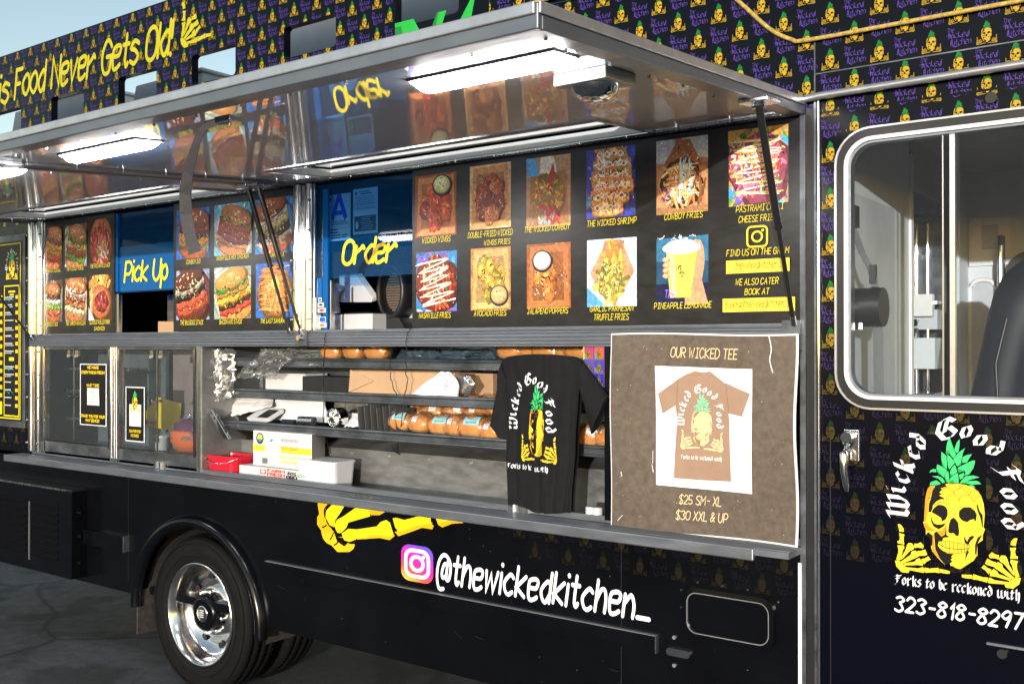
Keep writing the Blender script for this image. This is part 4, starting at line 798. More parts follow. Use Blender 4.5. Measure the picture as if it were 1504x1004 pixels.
# --- awnings: polished lids hinged at the top of the wall
SL = .074
def A(x, s, t): return (x, -s, 2.515 - SL * s + t)
def awning(x0, x1, hx0, hx1, lamps, fan=None):
    LEN = 1.49; m = MB(); h = (hx0, hx1, .055, .40)
    for (a, b, c, d) in ((x0, x1, .0, h[2]), (x0, x1, h[3], LEN), (x0, h[0], h[2], h[3]), (h[1], x1, h[2], h[3])):
        N = 12
        m.grid([[A(a + (b - a) * i / N, c + (d - c) * j / 6, 0) for i in range(N + 1)] for j in range(7)], 'mirror_steel')
    for (a, b, c, d) in ((x0, x1, .01, h[2]), (x0, x1, h[3], LEN - .02), (x0, h[0], h[2], h[3]), (h[1], x1, h[2], h[3])):
        m.hexa([A(a, c, .03), A(b, c, .03), A(b, d, .03), A(a, d, .03)], [A(a, c, .04), A(b, c, .04), A(b, d, .04), A(a, d, .04)], 'steel')
    aw = m.build('awning', T)
    m = MB()                                                         # outer rim and the angle round the underside
    for (a, b, c, d) in ((x0 - .012, x1 + .012, LEN, LEN + .016), (x0 - .012, x0, 0, LEN), (x1, x1 + .012, 0, LEN)):
        m.hexa([A(a, c, -.012), A(b, c, -.012), A(b, d, -.012), A(a, d, -.012)], [A(a, c, .042), A(b, c, .042), A(b, d, .042), A(a, d, .042)], 'alu')
    for (a, b, c, d) in ((x0 - .006, x1 + .006, LEN + .016, LEN + .022), (x1 + .012, x1 + .018, 0, LEN + .016)):
        m.hexa([A(a, c, .018), A(b, c, .018), A(b, d, .018), A(a, d, .018)], [A(a, c, .044), A(b, c, .044), A(b, d, .044), A(a, d, .044)], 'alu_bright')
    m.build('awning_rim', aw, bevel=.004)
    m = MB(); w = .055
    for (a, b, c, d) in ((x0, x1, LEN - w, LEN - .001), (x0, x0 + .045, .03, LEN - w), (x1 - .045, x1, .03, LEN - w)):
        m.hexa([A(a, c, -.010), A(b, c, -.010), A(b, d, -.010), A(a, d, -.010)], [A(a, c, -.001), A(b, c, -.001), A(b, d, -.001), A(a, d, -.001)], 'alu')
    m.hexa([A(x0, .004, -.010), A(x1, .004, -.010), A(x1, .013, -.010), A(x0, .013, -.010)], [A(x0, .004, -.001), A(x1, .004, -.001), A(x1, .013, -.001), A(x0, .013, -.001)], 'chrome')
    m.hexa([A(x0, .026, -.006), A(x1, .026, -.006), A(x1, .034, -.006), A(x0, .034, -.006)], [A(x0, .026, -.001), A(x1, .026, -.001), A(x1, .034, -.001), A(x0, .034, -.001)], 'steel')
    m.build('underside_angle', aw)
    m = MB()
    def scr(x, s, t): 
        p = Vector(A(x, s, t)); m.tube([p, p - Vector((0, 0, .012))], .0042, 'chrome', 7)
    n = int((x1 - x0) / .19)
    for i in range(n + 1):
        x = x0 + .03 + (x1 - x0 - .06) * i / n; scr(x, LEN - w - .018, 0); scr(x, .045, 0)
    for i in range(7): scr(x0 + .06, .15 + .19 * i, 0); scr(x1 - .062, .15 + .19 * i, 0)
    build_each(m, 'screw', aw)
    m = MB(); dp = .075; wt = .004                                     # the recessed hatch: white sides, polished top
    m.poly([A(hx0, h[2], dp), A(hx1, h[2], dp), A(hx1, h[3], dp), A(hx0, h[3], dp)], 'hatch_glass')
    for P in ([(hx0, h[2]), (hx1, h[2])], [(hx0, h[3]), (hx1, h[3])], [(hx0, h[2]), (hx0, h[3])], [(hx1, h[2]), (hx1, h[3])]):
        m.poly([A(*P[0], -.004), A(*P[1], -.004), A(*P[1], dp), A(*P[0], dp)], 'white_enamel')
    m.hexa([A(hx0 + .01, h[2] + .002, .04), A(hx1 - .01, h[2] + .002, .04), A(hx1 - .01, h[2] + .006, .04), A(hx0 + .01, h[2] + .006, .04)], [A(hx0 + .01, h[2] + .002, .046), A(hx1 - .01, h[2] + .002, .046), A(hx1 - .01, h[2] + .006, .046), A(hx0 + .01, h[2] + .006, .046)], 'dark_steel')
    hat = m.build('roof_hatch', aw)
    m = MB()
    for (a, b, c, d) in ((hx0 - .012, hx1 + .012, h[2] - .012, h[2]), (hx0 - .012, hx1 + .012, h[3], h[3] + .012), (hx0 - .012, hx0, h[2], h[3]), (hx1, hx1 + .012, h[2], h[3])):
        m.hexa([A(a, c, -.007), A(b, c, -.007), A(b, d, -.007), A(a, d, -.007)], [A(a, c, -.001), A(b, c, -.001), A(b, d, -.001), A(a, d, -.001)], 'chrome')
    m.build('hatch_frame', hat)
    for (a, b) in lamps:                                              # ribbed tube lights
        m = MB(); rows = []; nn = 26
        for i in range(nn + 1):
            f = i / nn; x = a + (b - a) * f; e = min(1, .45 + min(f, 1 - f) * 14); row = []
            for j in range(13):
                q = -1 + 2 * j / 12; dz = -(.005 + .026 * e * (1 - abs(q) ** 2.2)) + (.005 if j in (5, 7) else 0); row.append(A(x, 1.25 + .052 * q * (.85 + .15 * e), dz))
            rows.append(row)
        m.grid(rows, 'lamp'); m.poly(rows[0], 'lamp'); m.poly(rows[-1], 'lamp')
        lf = m.build('light_fixture', aw); m = MB()
        m.hexa([A(a - .004, 1.197, -.006), A(b + .004, 1.197, -.006), A(b + .004, 1.303, -.006), A(a - .004, 1.303, -.006)], [A(a - .004, 1.197, -.0005), A(b + .004, 1.197, -.0005), A(b + .004, 1.303, -.0005), A(a - .004, 1.303, -.0005)], 'white_enamel')
        m.build('lamp_base', lf)
    if fan:
        fx, fs, r = fan; m = MB()
        m.hexa([A(fx - r, fs - r, -.03), A(fx + r, fs - r, -.03), A(fx + r, fs + r, -.03), A(fx - r, fs + r, -.03)], [A(fx - r, fs - r, -.0005), A(fx + r, fs - r, -.0005), A(fx + r, fs + r, -.0005), A(fx - r, fs + r, -.0005)], 'white_enamel')
        fo = m.build('ceiling_speaker', aw, bevel=.003); m = MB(); cz = A(0, fs, -.03)[2]
        m.vlathe([(r * .82, cz), (r * .80, cz - .006), (r * .70, cz - .022), (r * .45, cz - .034), (r * .1, cz - .038), (0.001, cz - .038)], fx, -fs, 'chrome', 32); m.build('speaker_dome', fo)
    return aw
awR = awning(-3.545, -1.135, -3.24, -1.66, ((-1.655, -1.225), (-3.26, -2.81)), (-1.30, 1.00, .075))
awL = awning(-5.87, -3.60, -5.62, -3.92, ((-4.20, -3.63), (-5.75, -5.2)))
def strut(xa, sa, xb, zb, yb=-.03, r=.0115):
    p = Vector(A(xa, sa, -.03)); q = Vector((xb, yb, zb)); d = (q - p); m = MB()
    m.tube([p + d * .0, p + d * .52], r, 'strut_black', 14); m.tube([p + d * .52, p + d * .535], r * 1.15, 'black_plastic', 14); m.tube([p + d * .53, p + d * .97], r * .62, 'strut_black', 12); m.tube([p + d * .96, q], r * .8, 'chrome', 10)
    s = m.build('gas_strut', T); m = MB()
    m.hexa([A(xa - .045, sa - .05, -.022), A(xa + .045, sa - .05, -.022), A(xa + .045, sa + .05, -.022), A(xa - .045, sa + .05, -.022)], [A(xa - .045, sa - .05, -.011), A(xa + .045, sa - .05, -.011), A(xa + .045, sa + .05, -.011), A(xa - .045, sa + .05, -.011)], 'steel')
    m.tube([p + Vector((-.02, 0, .005)), p + Vector((.02, 0, .005))], .011, 'chrome', 10); m.build('end_bracket', s, bevel=.002)
strut(-1.125, .375, -1.150, 1.83); strut(-3.548, .20, -3.457, 1.815); strut(-3.603, .215, -3.535, 1.82); strut(-5.86, .50, -5.80, 1.80)
# --- service windows
def pane(x0, x1, zb, zt, glass, frm, y=.012):
    m = MB(); m.poly([(x0, y, zb), (x1, y, zb), (x1, y, zt), (x0, y, zt)], glass); p = m.build('service_window', T); m = MB()
    for (a, b, c, d) in frm: m.box(a, b, y - .012, y + .012, c, d, 'steel')
    m.build('window_frame', p, bevel=.002); return p
w1 = pane(-4.982, -4.452, 2.055, 2.495, 'blue_glass', ((-4.984, -4.962, 1.837, 2.05),))
m = MB(); m.poly([(-4.975, .007, 2.062), (-4.455, .007, 2.062), (-4.455, .007, 2.305), (-4.975, .007, 2.305)], 'blue_film'); D = Dec(m, lambda u, v, h: (u, .0045 - h, v), eps=5e-5)
text(D, 'Pick Up', -4.91, 2.115, .105, .385, hx('f2de1e'), 'l', wt=1.5, slant=.16, bounce=.2, gap=1.5); m.build('tinted_film', w1)
m = MB(); m.box(-4.984, -4.962, -.002, .011, 2.06, 2.49, 'blue_film'); m.build('window_edge', w1)
w2 = pane(-3.39, -2.803, 2.066, 2.495, 'blue_glass', ((-3.302, -3.296, 1.837, 2.06),))
m = MB(); D = Dec(m, lambda u, v, h: (u, .0115 - h, v), eps=5e-5); text(D, 'Order', -3.235, 2.128, .104, .315, hx('f4e02a'), 'l', wt=1.6, slant=.2, bounce=.2, gap=1.5); m.build('window_lettering', w2)
m = MB(); m.box(-3.345, -3.312, -.004, .008, 1.838, 2.47, 'blue_film'); m.box(-3.385, -3.35, -.002, .006, 1.96, 2.07, 'blue_film'); m.build('window_edge', w2)
# --- kitchen interior seen through the windows
m = MB(); m.box(-7.1, -1.15, 1.9, 1.93, .5, 2.9, 'interior'); m.box(-7.1, -1.15, .46, .49, 1.0, 1.80, 'interior'); m.box(-4.46, -4.44, .03, .5, 1.8, 2.5, 'interior'); m.box(-7.1, -1.15, .05, 1.9, 2.86, 2.90, 'interior'); m.build('kitchen_wall', T)
m = MB(); m.box(-5.4, -4.45, .35, .62, 2.27, 2.29, 'steel'); m.box(-5.4, -1.6, 1.1, 1.6, 2.40, 2.43, 'dark_steel'); m.box(-3.9, -1.6, .75, 1.1, 2.345, 2.36, 'steel'); m.box(-3.7, -2.4, 1.2, 1.5, 1.6, 2.2, 'interior'); m.build('overhead_shelf', T)
m = MB(); m.box(-3.30, -2.98, .55, .8, 1.95, 2.16, 'grey_sheet'); m.box(-3.9, -2.2, .9, .93, 2.16, 2.19, 'steel'); m.box(-4.1, -2.6, .62, .66, 2.255, 2.275, 'steel'); m.box(-5.2, -4.7, .5, .9, 2.32, 2.45, 'interior'); m.box(-4.62, -4.60, .4, .42, 2.30, 2.42, 'chrome'); m.hexa([(-5.0, .3, 2.29), (-4.5, .5, 2.25), (-4.5, .9, 2.25), (-5.0, .8, 2.29)], [(-5.0, .3, 2.33), (-4.5, .5, 2.26), (-4.5, .9, 2.26), (-5.0, .8, 2.33)], 'steel'); m.build('kitchen_equipment', T)
m = MB(); m.box(-4.99, -4.45, .33, .35, 1.76, 2.06, 'stain_steel'); m.build('pass_panel', T)
# --- lower serving bay: floor, back, shelves
m = MB(); m.box(-5.86, -1.14, .0, .50, 1.098, 1.105, 'stain_steel'); m.box(-5.86, -1.14, .0, .02, 1.105, 1.143, 'alu'); m.box(-4.245, -1.70, .24, .255, 1.10, 1.272, 'stain_steel'); m.hexa([(-4.245, .24, 1.272), (-1.7, .24, 1.272), (-1.7, .40, 1.315), (-4.245, .40, 1.315)], [(-4.245, .24, 1.277), (-1.7, .24, 1.277), (-1.7, .40, 1.32), (-4.245, .40, 1.32)], 'stain_steel'); m.box(-4.245, -1.7, .40, .415, 1.315, 1.76, 'dark_steel'); m.build('bay_lining', T)
m = MB()
for i in range(7): m.tube([(-3.4 + i * .24, .239, 1.258), (-3.4 + i * .24, .233, 1.258)], .006, 'alu_bright', 8)
build_each(m, 'bay_bolt', T); m = MB(); m.box(-3.35, -2.78, .394, .399, 1.325, 1.37, 'print', hx('a89a30')); m.build('caution_tape', T)
for z, y0 in ((1.382, .12), (1.545, .14), (1.701, .15)):
    m = MB(); m.box(-4.215, -1.83, y0, .40, z - .02, z - .012, 'dark_steel'); m.box(-4.215, -1.83, y0 - .012, y0, z - .041, z + .002, 'dark_steel'); m.tube([(-4.215, y0 - .012, z - .002), (-1.83, y0 - .012, z - .002)], .008, 'dark_steel', 8); m.tube([(-4.215, y0 - .014, z - .035), (-1.83, y0 - .014, z - .035)], .006, 'dark_steel', 8)
    m.build('bay_shelf', T)
m = MB(); m.box(-4.255, -4.222, -.010, .03, 1.13, 1.762, 'steel'); m.box(-4.245, -4.235, .03, .4, 1.10, 1.76, 'mirror_steel'); m.box(-4.222, -4.216, -.004, .36, 1.14, 1.76, 'stain_steel'); m.build('bay_divider', T)
m = MB(); m.box(-1.868, -1.83, -.004, .40, 1.13, 1.762, 'black_paint'); m.build('bay_divider', T)
# --- glass cabinets
def cabinet(x0, x1, mt, xm):
    m = MB(); m.box(x0, x1, .34, .36, 1.17, 1.76, mt); m.box(x0, x1, .03, .34, 1.165, 1.178, 'dark_steel'); m.box(x0, x1, .0, .03, 1.13, 1.205, 'dark_steel'); m.box(x0, x1, .0, .03, 1.745, 1.762, 'dark_steel')
    c = m.build('display_cabinet', T)
    for (a, b) in ((x0 + .012, xm - .003), (xm + .003, x1 - .012)):
        m = MB(); m.poly([(a, .006, 1.21), (b, .006, 1.21), (b, .006, 1.742), (a, .006, 1.742)], 'dusty_glass'); d = m.build('glass_door', c)
        m = MB(); e = a if a < xm - .1 and b < xm + .01 else b
        m.tube([(xm + (-.03 if b < xm + .01 else .03), .004, 1.475), (xm + (-.03 if b < xm + .01 else .03), -.022, 1.475)], .009, 'chrome', 10); m.build('knob', d)
        m = MB(); xx = xm + (-.05 if b < xm + .01 else .03)
        m.box(xx, xx + .03, -.012, .003, 1.705, 1.74, 'chrome'); m.box(xx + .003, xx + .027, -.018, -.012, 1.70, 1.715, 'alu_bright')
        m.build('latch', d)
    m = MB()
    for x in (x0 + .006, x1 - .02): m.box(x, x + .014, -.012, .0, 1.20, 1.745, 'chrome')
    m.box(xm - .003, xm + .003, -.004, .004, 1.21, 1.74, 'steel'); build_each(m, 'cabinet_trim', c); return c
c1 = cabinet(-5.715, -5.02, 'cab_back', -5.40)
m = MB()
for z in (1.335, 1.50, 1.63): m.tube([(-5.70, .12, z), (-5.05, .12, z)], .006, 'steel', 8); m.tube([(-5.70, .25, z), (-5.05, .25, z)], .006, 'steel', 8); m.box(-5.7, -5.05, .12, .3, z - .012, z - .009, 'dark_steel')
m.build('wire_shelf', c1)
c2 = cabinet(-4.95, -4.26, 'pink_steel', -4.60)
m = MB(); m.box(-5.018, -4.952, -.012, .03, 1.13, 1.762, 'steel'); m.tube([(-4.965, -.016, 1.15), (-4.965, -.016, 1.755)], .01, 'chrome', 10); m.tube([(-5.005, -.016, 1.15), (-5.005, -.016, 1.755)], .006, 'chrome', 10); m.build('cabinet_post', T)
# --- the serving counter
m = MB(); m.box(-5.93, -1.135, -.118, -.001, 1.098, 1.118, 'alu')
for i in range(9): m.box(-5.93, -1.135, -.108 + i * .0105, -.1035 + i * .0105, 1.1182, 1.1215, 'alu')
ct = m.build('serving_counter', T)
m = MB(); m.box(-5.935, -1.245, -.134, -.1185, 1.082, 1.121, 'alu'); m.box(-5.93, -1.25, -.1185, -.10, 1.084, 1.096, 'dark_steel'); m.build('counter_lip', ct, bevel=.004)
m = MB(); m.box(-4.60, -4.50, -.02, -.0005, 1.122, 1.165, 'steel'); m.box(-4.575, -4.565, -.035, -.02, 1.122, 1.16, 'chrome'); m.box(-4.535, -4.525, -.035, -.02, 1.122, 1.16, 'chrome'); m.box(-2.30, -2.20, -.016, -.0005, 1.122, 1.15, 'steel'); m.box(-2.275, -2.262, -.03, -.016, 1.122, 1.152, 'chrome'); build_each(m, 'counter_catch', ct)
m = MB(); rg = random.Random(3)
for i in range(60): x = -3.02 + rg.gauss(0, .05); y = -.075 + rg.gauss(0, .012); m.poly([(x + u, y + v, 1.1219 + i * 1e-5) for u, v in ell(0, 0, rg.uniform(.002, .007), .003, 7, rg.uniform(0, 3), .3, rg)], 'print', rg.choice([hx('e8e0c0'), hx('d8c850'), hx('b0a890')]))
m.build('food_crumb', ct)
# --- access hatch in the lower body
m = MB(); P0 = rrect(-1.553, -1.225, .765, .938, .045, 6); P1 = rrect(-1.535, -1.243, .783, .920, .035, 6)
n = len(P0)
for i in range(n):
    j = (i + 1) % n; m.poly([(P0[i][0], -.002, P0[i][1]), (P0[j][0], -.002, P0[j][1]), (P0[j][0], -.011, P0[j][1]), (P0[i][0], -.011, P0[i][1])], 'black_paint'); m.poly([(P0[i][0], -.011, P0[i][1]), (P0[j][0], -.011, P0[j][1]), (P1[j][0], -.013, P1[j][1]), (P1[i][0], -.013, P1[i][1])], 'black_paint')
    m.poly([(P1[i][0], -.013, P1[i][1]), (P1[j][0], -.013, P1[j][1]), (P1[j][0], -.004, P1[j][1]), (P1[i][0], -.004, P1[i][1])], 'alu_bright')
m.poly([(x, -.0045, z) for x, z in P1], 'black_paint')
for q in ribbon(P1 + P1[:1], .003, False): m.poly([(u, -.0138, v) for u, v in q], 'alu_bright')
ah = m.build('access_hatch', T)
m = MB()
for x, z in ((-1.50, .955), (-1.41, .955), (-1.32, .955), (-1.562, .92), (-1.562, .86), (-1.215, .93)): m.tube([(x, -.001, z), (x, -.0155 if .78 < z < .925 and -1.54 < x < -1.24 else -.004, z)], .0035, 'chrome', 8)
build_each(m, 'screw', ah)
m = MB(); q = rrect(-1.615, -1.525, .690, .716, .012, 4); m.hexa([(x, -.001, z) for x, z in q], [(x, -.013, z) for x, z in q], 'chrome')
for z in (.752, .655): m.tube([(-1.588, 0, z), (-1.588, -.006, z)], .007, 'alu_bright', 10)
m.build('hatch_latch', T)
# --- cab side: door skin round a rounded sliding window
WX0, WX1, WZ0, WZ1 = -1.022, .35, 1.572, 2.433
m = MB()
for (a, b, c, d) in ((XR, WX0, .35, 2.50), (WX1, XE, .35, 2.50), (WX0, WX1, .35, WZ0), (WX0, WX1, WZ1, 2.50)): m.box(a, b, 0, .04, c, d, 'vinyl')
RC = .105
for (cx, cz, sx, sz) in ((WX0, WZ0, 1, 1), (WX1, WZ0, -1, 1), (WX0, WZ1, 1, -1), (WX1, WZ1, -1, -1)):
    P = [(cx, cz)] + [(cx + sx * RC * (1 - math.cos(R(90 * k / 8))), cz + sz * RC * (1 - math.sin(R(90 * k / 8)))) for k in range(9)]
    m.hexa([(u, .0005, v) for u, v in P], [(u, .0395, v) for u, v in P], 'vinyl')
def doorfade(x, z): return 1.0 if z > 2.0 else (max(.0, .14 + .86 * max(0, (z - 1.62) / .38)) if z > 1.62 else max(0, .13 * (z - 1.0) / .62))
EB = at(1402, 740)
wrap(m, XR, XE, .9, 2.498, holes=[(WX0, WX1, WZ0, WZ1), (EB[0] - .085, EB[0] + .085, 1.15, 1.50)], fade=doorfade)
m.box(-1.045, -1.042, -.0012, 0, .35, 1.5, 'black_plastic')
door = m.build('cab_door', T)
m = MB(); D = Dec(m, lambda u, v, h: (u, -.0030 - h, v), eps=3e-5)
emblem(D, EB[0], EB[1]); gothword(D, EB[0], EB[1]); gothline(D, 'Forks to be reckoned with', at(1315, 850)[0] + .170, 1.043, .027, .340, (.72, .72, .75))
text(D, '323-818-8297', at(1315, 885)[0], .962, .044, .345, (.85, .85, .88), 'l', wt=1.7, slant=.18, gap=2.6, bounce=.3); m.build('door_emblem', door)
def ring(mb, r0, r1, y0, y1, mt, Rr=(.105, .08)):
    P0 = rrect(*r0, Rr[0], 8); P1 = rrect(*r1, Rr[1], 8); n = len(P0)
    for i in range(n):
        j = (i + 1) % n
        mb.poly([(P0[i][0], y0, P0[i][1]), (P0[j][0], y0, P0[j][1]), (P0[j][0], y1, P0[j][1]), (P0[i][0], y1, P0[i][1])], mt, sm=False)
        mb.poly([(P0[i][0], y1, P0[i][1]), (P0[j][0], y1, P0[j][1]), (P1[j][0], y1, P1[j][1]), (P1[i][0], y1, P1[i][1])], mt)
        mb.poly([(P1[i][0], y1, P1[i][1]), (P1[j][0], y1, P1[j][1]), (P1[j][0], y0 + .03, P1[j][1]), (P1[i][0], y0 + .03, P1[i][1])], mt)
cw = empty('cab_window', (0, 0, 0), None, None); cw.parent = T
m = MB(); ring(m, (-1.027, .355, 1.567, 2.438), (-1.021, .349, 1.573, 2.432), .0, -.010, 'alu_bright', (.11, .104)); ring(m, (-1.021, .349, 1.573, 2.432), (-.996, .324, 1.598, 2.407), .0, -.006, 'black_plastic', (.104, .085)); ring(m, (-.996, .324, 1.5982, 2.4068), (-.984, .312, 1.609, 2.395), .0, -.014, 'white_enamel', (.085, .075)); ring(m, (-.984, .312, 1.609, 2.395), (-.977, .305, 1.616, 2.388), .004, -.004, 'alu', (.075, .07))
def off(o): o.parent = cw; o.location = (3.2, -1.1, 0); return o
off(m.build('window_frame'))
m = MB(); m.poly([(x, .012, z) for x, z in rrect(-.981, -.665, 1.612, 2.392, .02, 3)], 'glass'); m.poly([(x, .020, z) for x, z in rrect(-.69, .31, 1.612, 2.392, .02, 3)], 'glass'); off(m.build('window_glass'))
m = MB(); m.box(-.6905, -.676, .004, .024, 1.612, 2.392, 'alu_bright'); m.box(-.712, -.7085, .008, .016, 1.612, 2.392, 'steel'); off(m.build('sliding_rail'))
m = MB(); m.box(-1.0, -.952, -.008, -.0005, 1.405, 1.502, 'chrome'); m.tube([(-.985, -.012, 1.478), (-.985, -.03, 1.478)], .018, 'chrome', 16); m.tube([(-.985, -.03, 1.46), (-.988, -.044, 1.43), (-.987, -.046, 1.38), (-.982, -.04, 1.33), (-.98, -.034, 1.315)], [.013, .0135, .0125, .011, .007], 'chrome', 12); m.tube([(-.965, -.008, 1.49), (-.965, -.014, 1.49)], .006, 'alu_bright', 8); m.build('door_handle', door, bevel=.002)
m = MB(); m.box(-.59, -.2, -.012, -.0005, .905, .912, 'alu'); m.tube([(-.55, -.001, .885), (-.55, -.012, .885)], .014, 'black_plastic', 12); m.build('step_trim', door)
m = MB(); m.tube([(-.575, -.001, 2.475), (-.575, -.012, 2.475)], .016, 'black_plastic', 14); m.build('marker_button', door)
# --- cab interior
m = MB(); m.box(-1.115, -1.095, .045, 1.13, .5, 2.62, 'grey_panel'); m.box(-1.10, XE, .045, .16, .5, 1.56, 'grey_dark'); m.box(-1.06, XE, .2, 2.2, .62, .66, 'grey_dark'); m.box(-1.10, XE, .05, 2.24, 2.62, 2.66, 'grey_dark'); m.box(-1.115, -1.095, 2.04, 2.24, .5, 2.62, 'grey_panel')
m.box(-1.094, -1.09, .25, .9, 1.2, 2.3, 'grey_sheet'); m.box(-1.094, -1.091, .30, .31, 1.0, 2.45, 'grey_panel')
cp = m.build('cab_partition', T, bevel=.006)
m = MB(); m.box(-1.118, -1.085, 1.131, 1.165, .5, 2.55, 'white_enamel'); m.build('door_jamb', cp)
m = MB(); m.box(-1.12, -1.095, 1.17, 2.03, 2.42, 2.62, 'grey_dark'); m.build('door_header', cp)
m = MB()
for k in range(4): m.box(-1.9, -1.25, 1.5, 1.88, 1.40 + k * .26, 1.42 + k * .26, 'steel')
m.box(-1.55, -1.25, 1.45, 1.8, 1.15, 1.40, 'grey_sheet'); m.box(-1.6, -1.3, 1.5, 1.8, 1.42, 1.56, 'grey_panel'); m.box(-1.5, -1.2, 1.42, 1.8, 1.0, 1.12, 'stain_steel'); kr = m.build('kitchen_rack', T)
for y, x in ((1.42, -1.24), (1.55, -1.30), (1.42, -1.62)): m = MB(); m.tube([(x, y, .5), (x, y, 2.35)], .016, 'chrome', 10); m.build('rack_post', kr)
for x, w in ((-1.245, .011), (-1.215, .010), (-1.165, .008)): m = MB(); m.tube([(x, 1.72, 1.0), (x, 1.72, 2.33)], w, 'chrome', 10); m.build('rack_post', kr)
m = MB(); m.box(-1.30, -1.10, 1.74, 1.76, 1.96, 2.36, 'dark_steel'); m.box(-1.29, -1.11, 1.70, 1.745, 1.955, 1.97, 'steel'); m.box(-1.28, -1.12, 1.71, 1.80, 1.84, 1.93, 'grey_sheet'); m.box(-1.21, -1.13, 1.66, 1.70, 1.90, 2.0, 'white_enamel'); m.box(-1.30, -1.11, 1.62, 1.80, 1.66, 1.80, 'grey_panel'); m.box(-1.30, -1.11, 1.60, 1.80, 1.42, 1.55, 'steel'); m.build('rack_shelf', kr)
m = MB(); m.vlathe([(.001, 1.80), (.028, 1.80), (.03, 1.885), (.026, 1.886), (.001, 1.82)], -1.21, 1.62, 'chrome', 14); m.tube([(-1.215, 1.62, 1.83), (-1.20, 1.60, 1.93)], .006, 'black_plastic', 6); m.build('utensil_cup', kr)
m = MB(); m.box(-1.45, -1.12, 1.68, 1.70, 2.37, 2.47, 'print', hx('2a62c0')); m.build('shelf_box', kr)

m = MB()                                                       # far side wall of the cab with its raised panels and window
m.box(-1.09, -.90, 2.222, 2.239, 2.16, 2.40, 'white_enamel'); m.box(-1.03, -.955, 2.214, 2.221, 2.24, 2.36, 'grey_sheet'); m.box(-1.08, -.97, 2.225, 2.2385, 1.4, 2.08, 'grey_sheet')
q = rrect(-1.085, -.965, 1.2, 2.09, .05, 5)
m.build('wall_panel', T, bevel=.004)
m = MB(); m.tube([(x, 2.222, z) for x, z in q[:]], .012, 'white_enamel', 8); m.build('panel_frame', T)
m = MB(); m.box(-.945, -.925, 2.16, 2.22, 1.2, 2.3, 'black_plastic'); m.tube([(-.935, 2.15, 1.2), (-.935, 2.15, 2.25)], .014, 'chrome', 10); m.build('far_door_post', T)
m = MB(); ring(m, (-.915, .4, 1.55, 2.22), (-.885, .37, 1.58, 2.19), 2.238, 2.19, 'black_plastic'); ring(m, (-.885, .37, 1.58, 2.19), (-.86, .345, 1.605, 2.165), 2.238, 2.185, 'white_enamel'); m.build('far_window_frame', T)
# seat
sx0 = at(1428, 450, .95)[0]
def seatshell(mb):
    rows = []
    for k in range(15):
        f = k / 14; z = 1.12 + .97 * f; xb = -.665 + .035 * f - .03 * math.sin(f * 5) - .04 * math.sin(f * 3.14); th = (.135 - .045 * f) * (1 if f < .86 else max(.25, math.sqrt(max(0, 1 - ((f - .86) / .15) ** 2)))); w = .26 * (1 if f < .8 else max(.35, math.sqrt(max(0.05, 1 - ((f - .8) / .22) ** 2))))
        row = []
        for j in range(20):
            t = 2 * math.pi * j / 20; c, s_ = math.cos(t), math.sin(t); sg = lambda v: math.copysign(abs(v) ** .6, v)
            row.append((xb + th * sg(c) * (1 + .12 * math.sin(f * 9)), 1.0 + w * sg(s_), z))
        rows.append(row)
    mb.grid(rows, 'navy_vinyl', closed=True); mb.poly(rows[-1], 'navy_vinyl', sm=True)
m = MB(); seatshell(m); st_ = m.build('driver_seat', T)
m = MB(); m.box(-.72, -.2, .75, 1.26, 1.0, 1.16, 'navy_vinyl'); m.build('seat_cushion', st_, bevel=.04)
m = MB(); m.tube([(-.665, .735, 1.15), (-.685, .735, 1.4), (-.70, .738, 1.7), (-.665, .745, 1.86)], .006, 'black_plastic', 6); m.build('seat_piping', st_)
# seat belt on the near pillar
m = MB(); m.box(-1.035, -.985, .07, .11, 2.14, 2.21, 'black_plastic'); m.tube([(-1.04, .095, 1.885), (-.905, .095, 1.885)], .062, 'black_plastic', 20); m.box(-1.03, -.96, .055, .06, 1.815, 1.835, 'chrome')
def strap_strip(mb, pts, w, mt, th=.0025):
    rows = []
    for i, p in enumerate(pts): rows.append([(p[0] - w / 2, p[1], p[2]), (p[0] + w / 2, p[1], p[2]), (p[0] + w / 2, p[1] + th, p[2]), (p[0] - w / 2, p[1] + th, p[2])])
    mb.grid(rows, mt, sm=False, closed=True); mb.poly(rows[0], mt); mb.poly(rows[-1], mt)
strap_strip(m, [(-1.0, .09, 2.14), (-.975, .10, 2.06), (-.945, .10, 2.0), (-.93, .10, 1.93)], .022, 'grey_dark'); strap_strip(m, [(-.935, .1, 1.95), (-.925, .10, 1.80), (-.925, .11, 1.4)], .03, 'grey_dark'); m.box(-.95, -.93, .09, .11, 1.96, 2.02, 'black_plastic'); m.build('seat_belt', T)
# roof vents seen through the openings of the sign
def vent(x, y, w, d, h, kind):
    m = MB()
    if kind == 'hood':
        P = [(0, 0), (w, 0), (w, h * .55), (w * .8, h), (w * .15, h), (0, h * .6)]
        m.hexa([(x + u, y, 2.97 + v) for u, v in P], [(x + u, y + d, 2.97 + v) for u, v in P], 'white_enamel'); m.box(x - .02, x + w + .02, y - .02, y + d + .02, 2.975 + h * .42, 2.975 + h * .48, 'grey_sheet')
    else: m.box(x, x + w, y, y + d, 2.97, 2.97 + h, 'white_enamel'); m.box(x - .02, x + w + .02, y - .02, y + d + .02, 2.97 + h, 2.99 + h, 'white_enamel')
    m.build('roof_vent', T, bevel=.006)
vent(-7.1, .5, .42, .5, .46, 'hood'); vent(-6.55, .5, .55, .5, .47, 'box'); vent(-5.62, .5, .36, .4, .42, 'hood'); vent(-5.12, .5, .22, .5, .40, 'box'); vent(-4.78, .62, .40, .4, .44, 'hood'); vent(-4.32, .5, .72, .6, .62, 'box'); vent(-3.45, .45, .95, .6, .58, 'box')
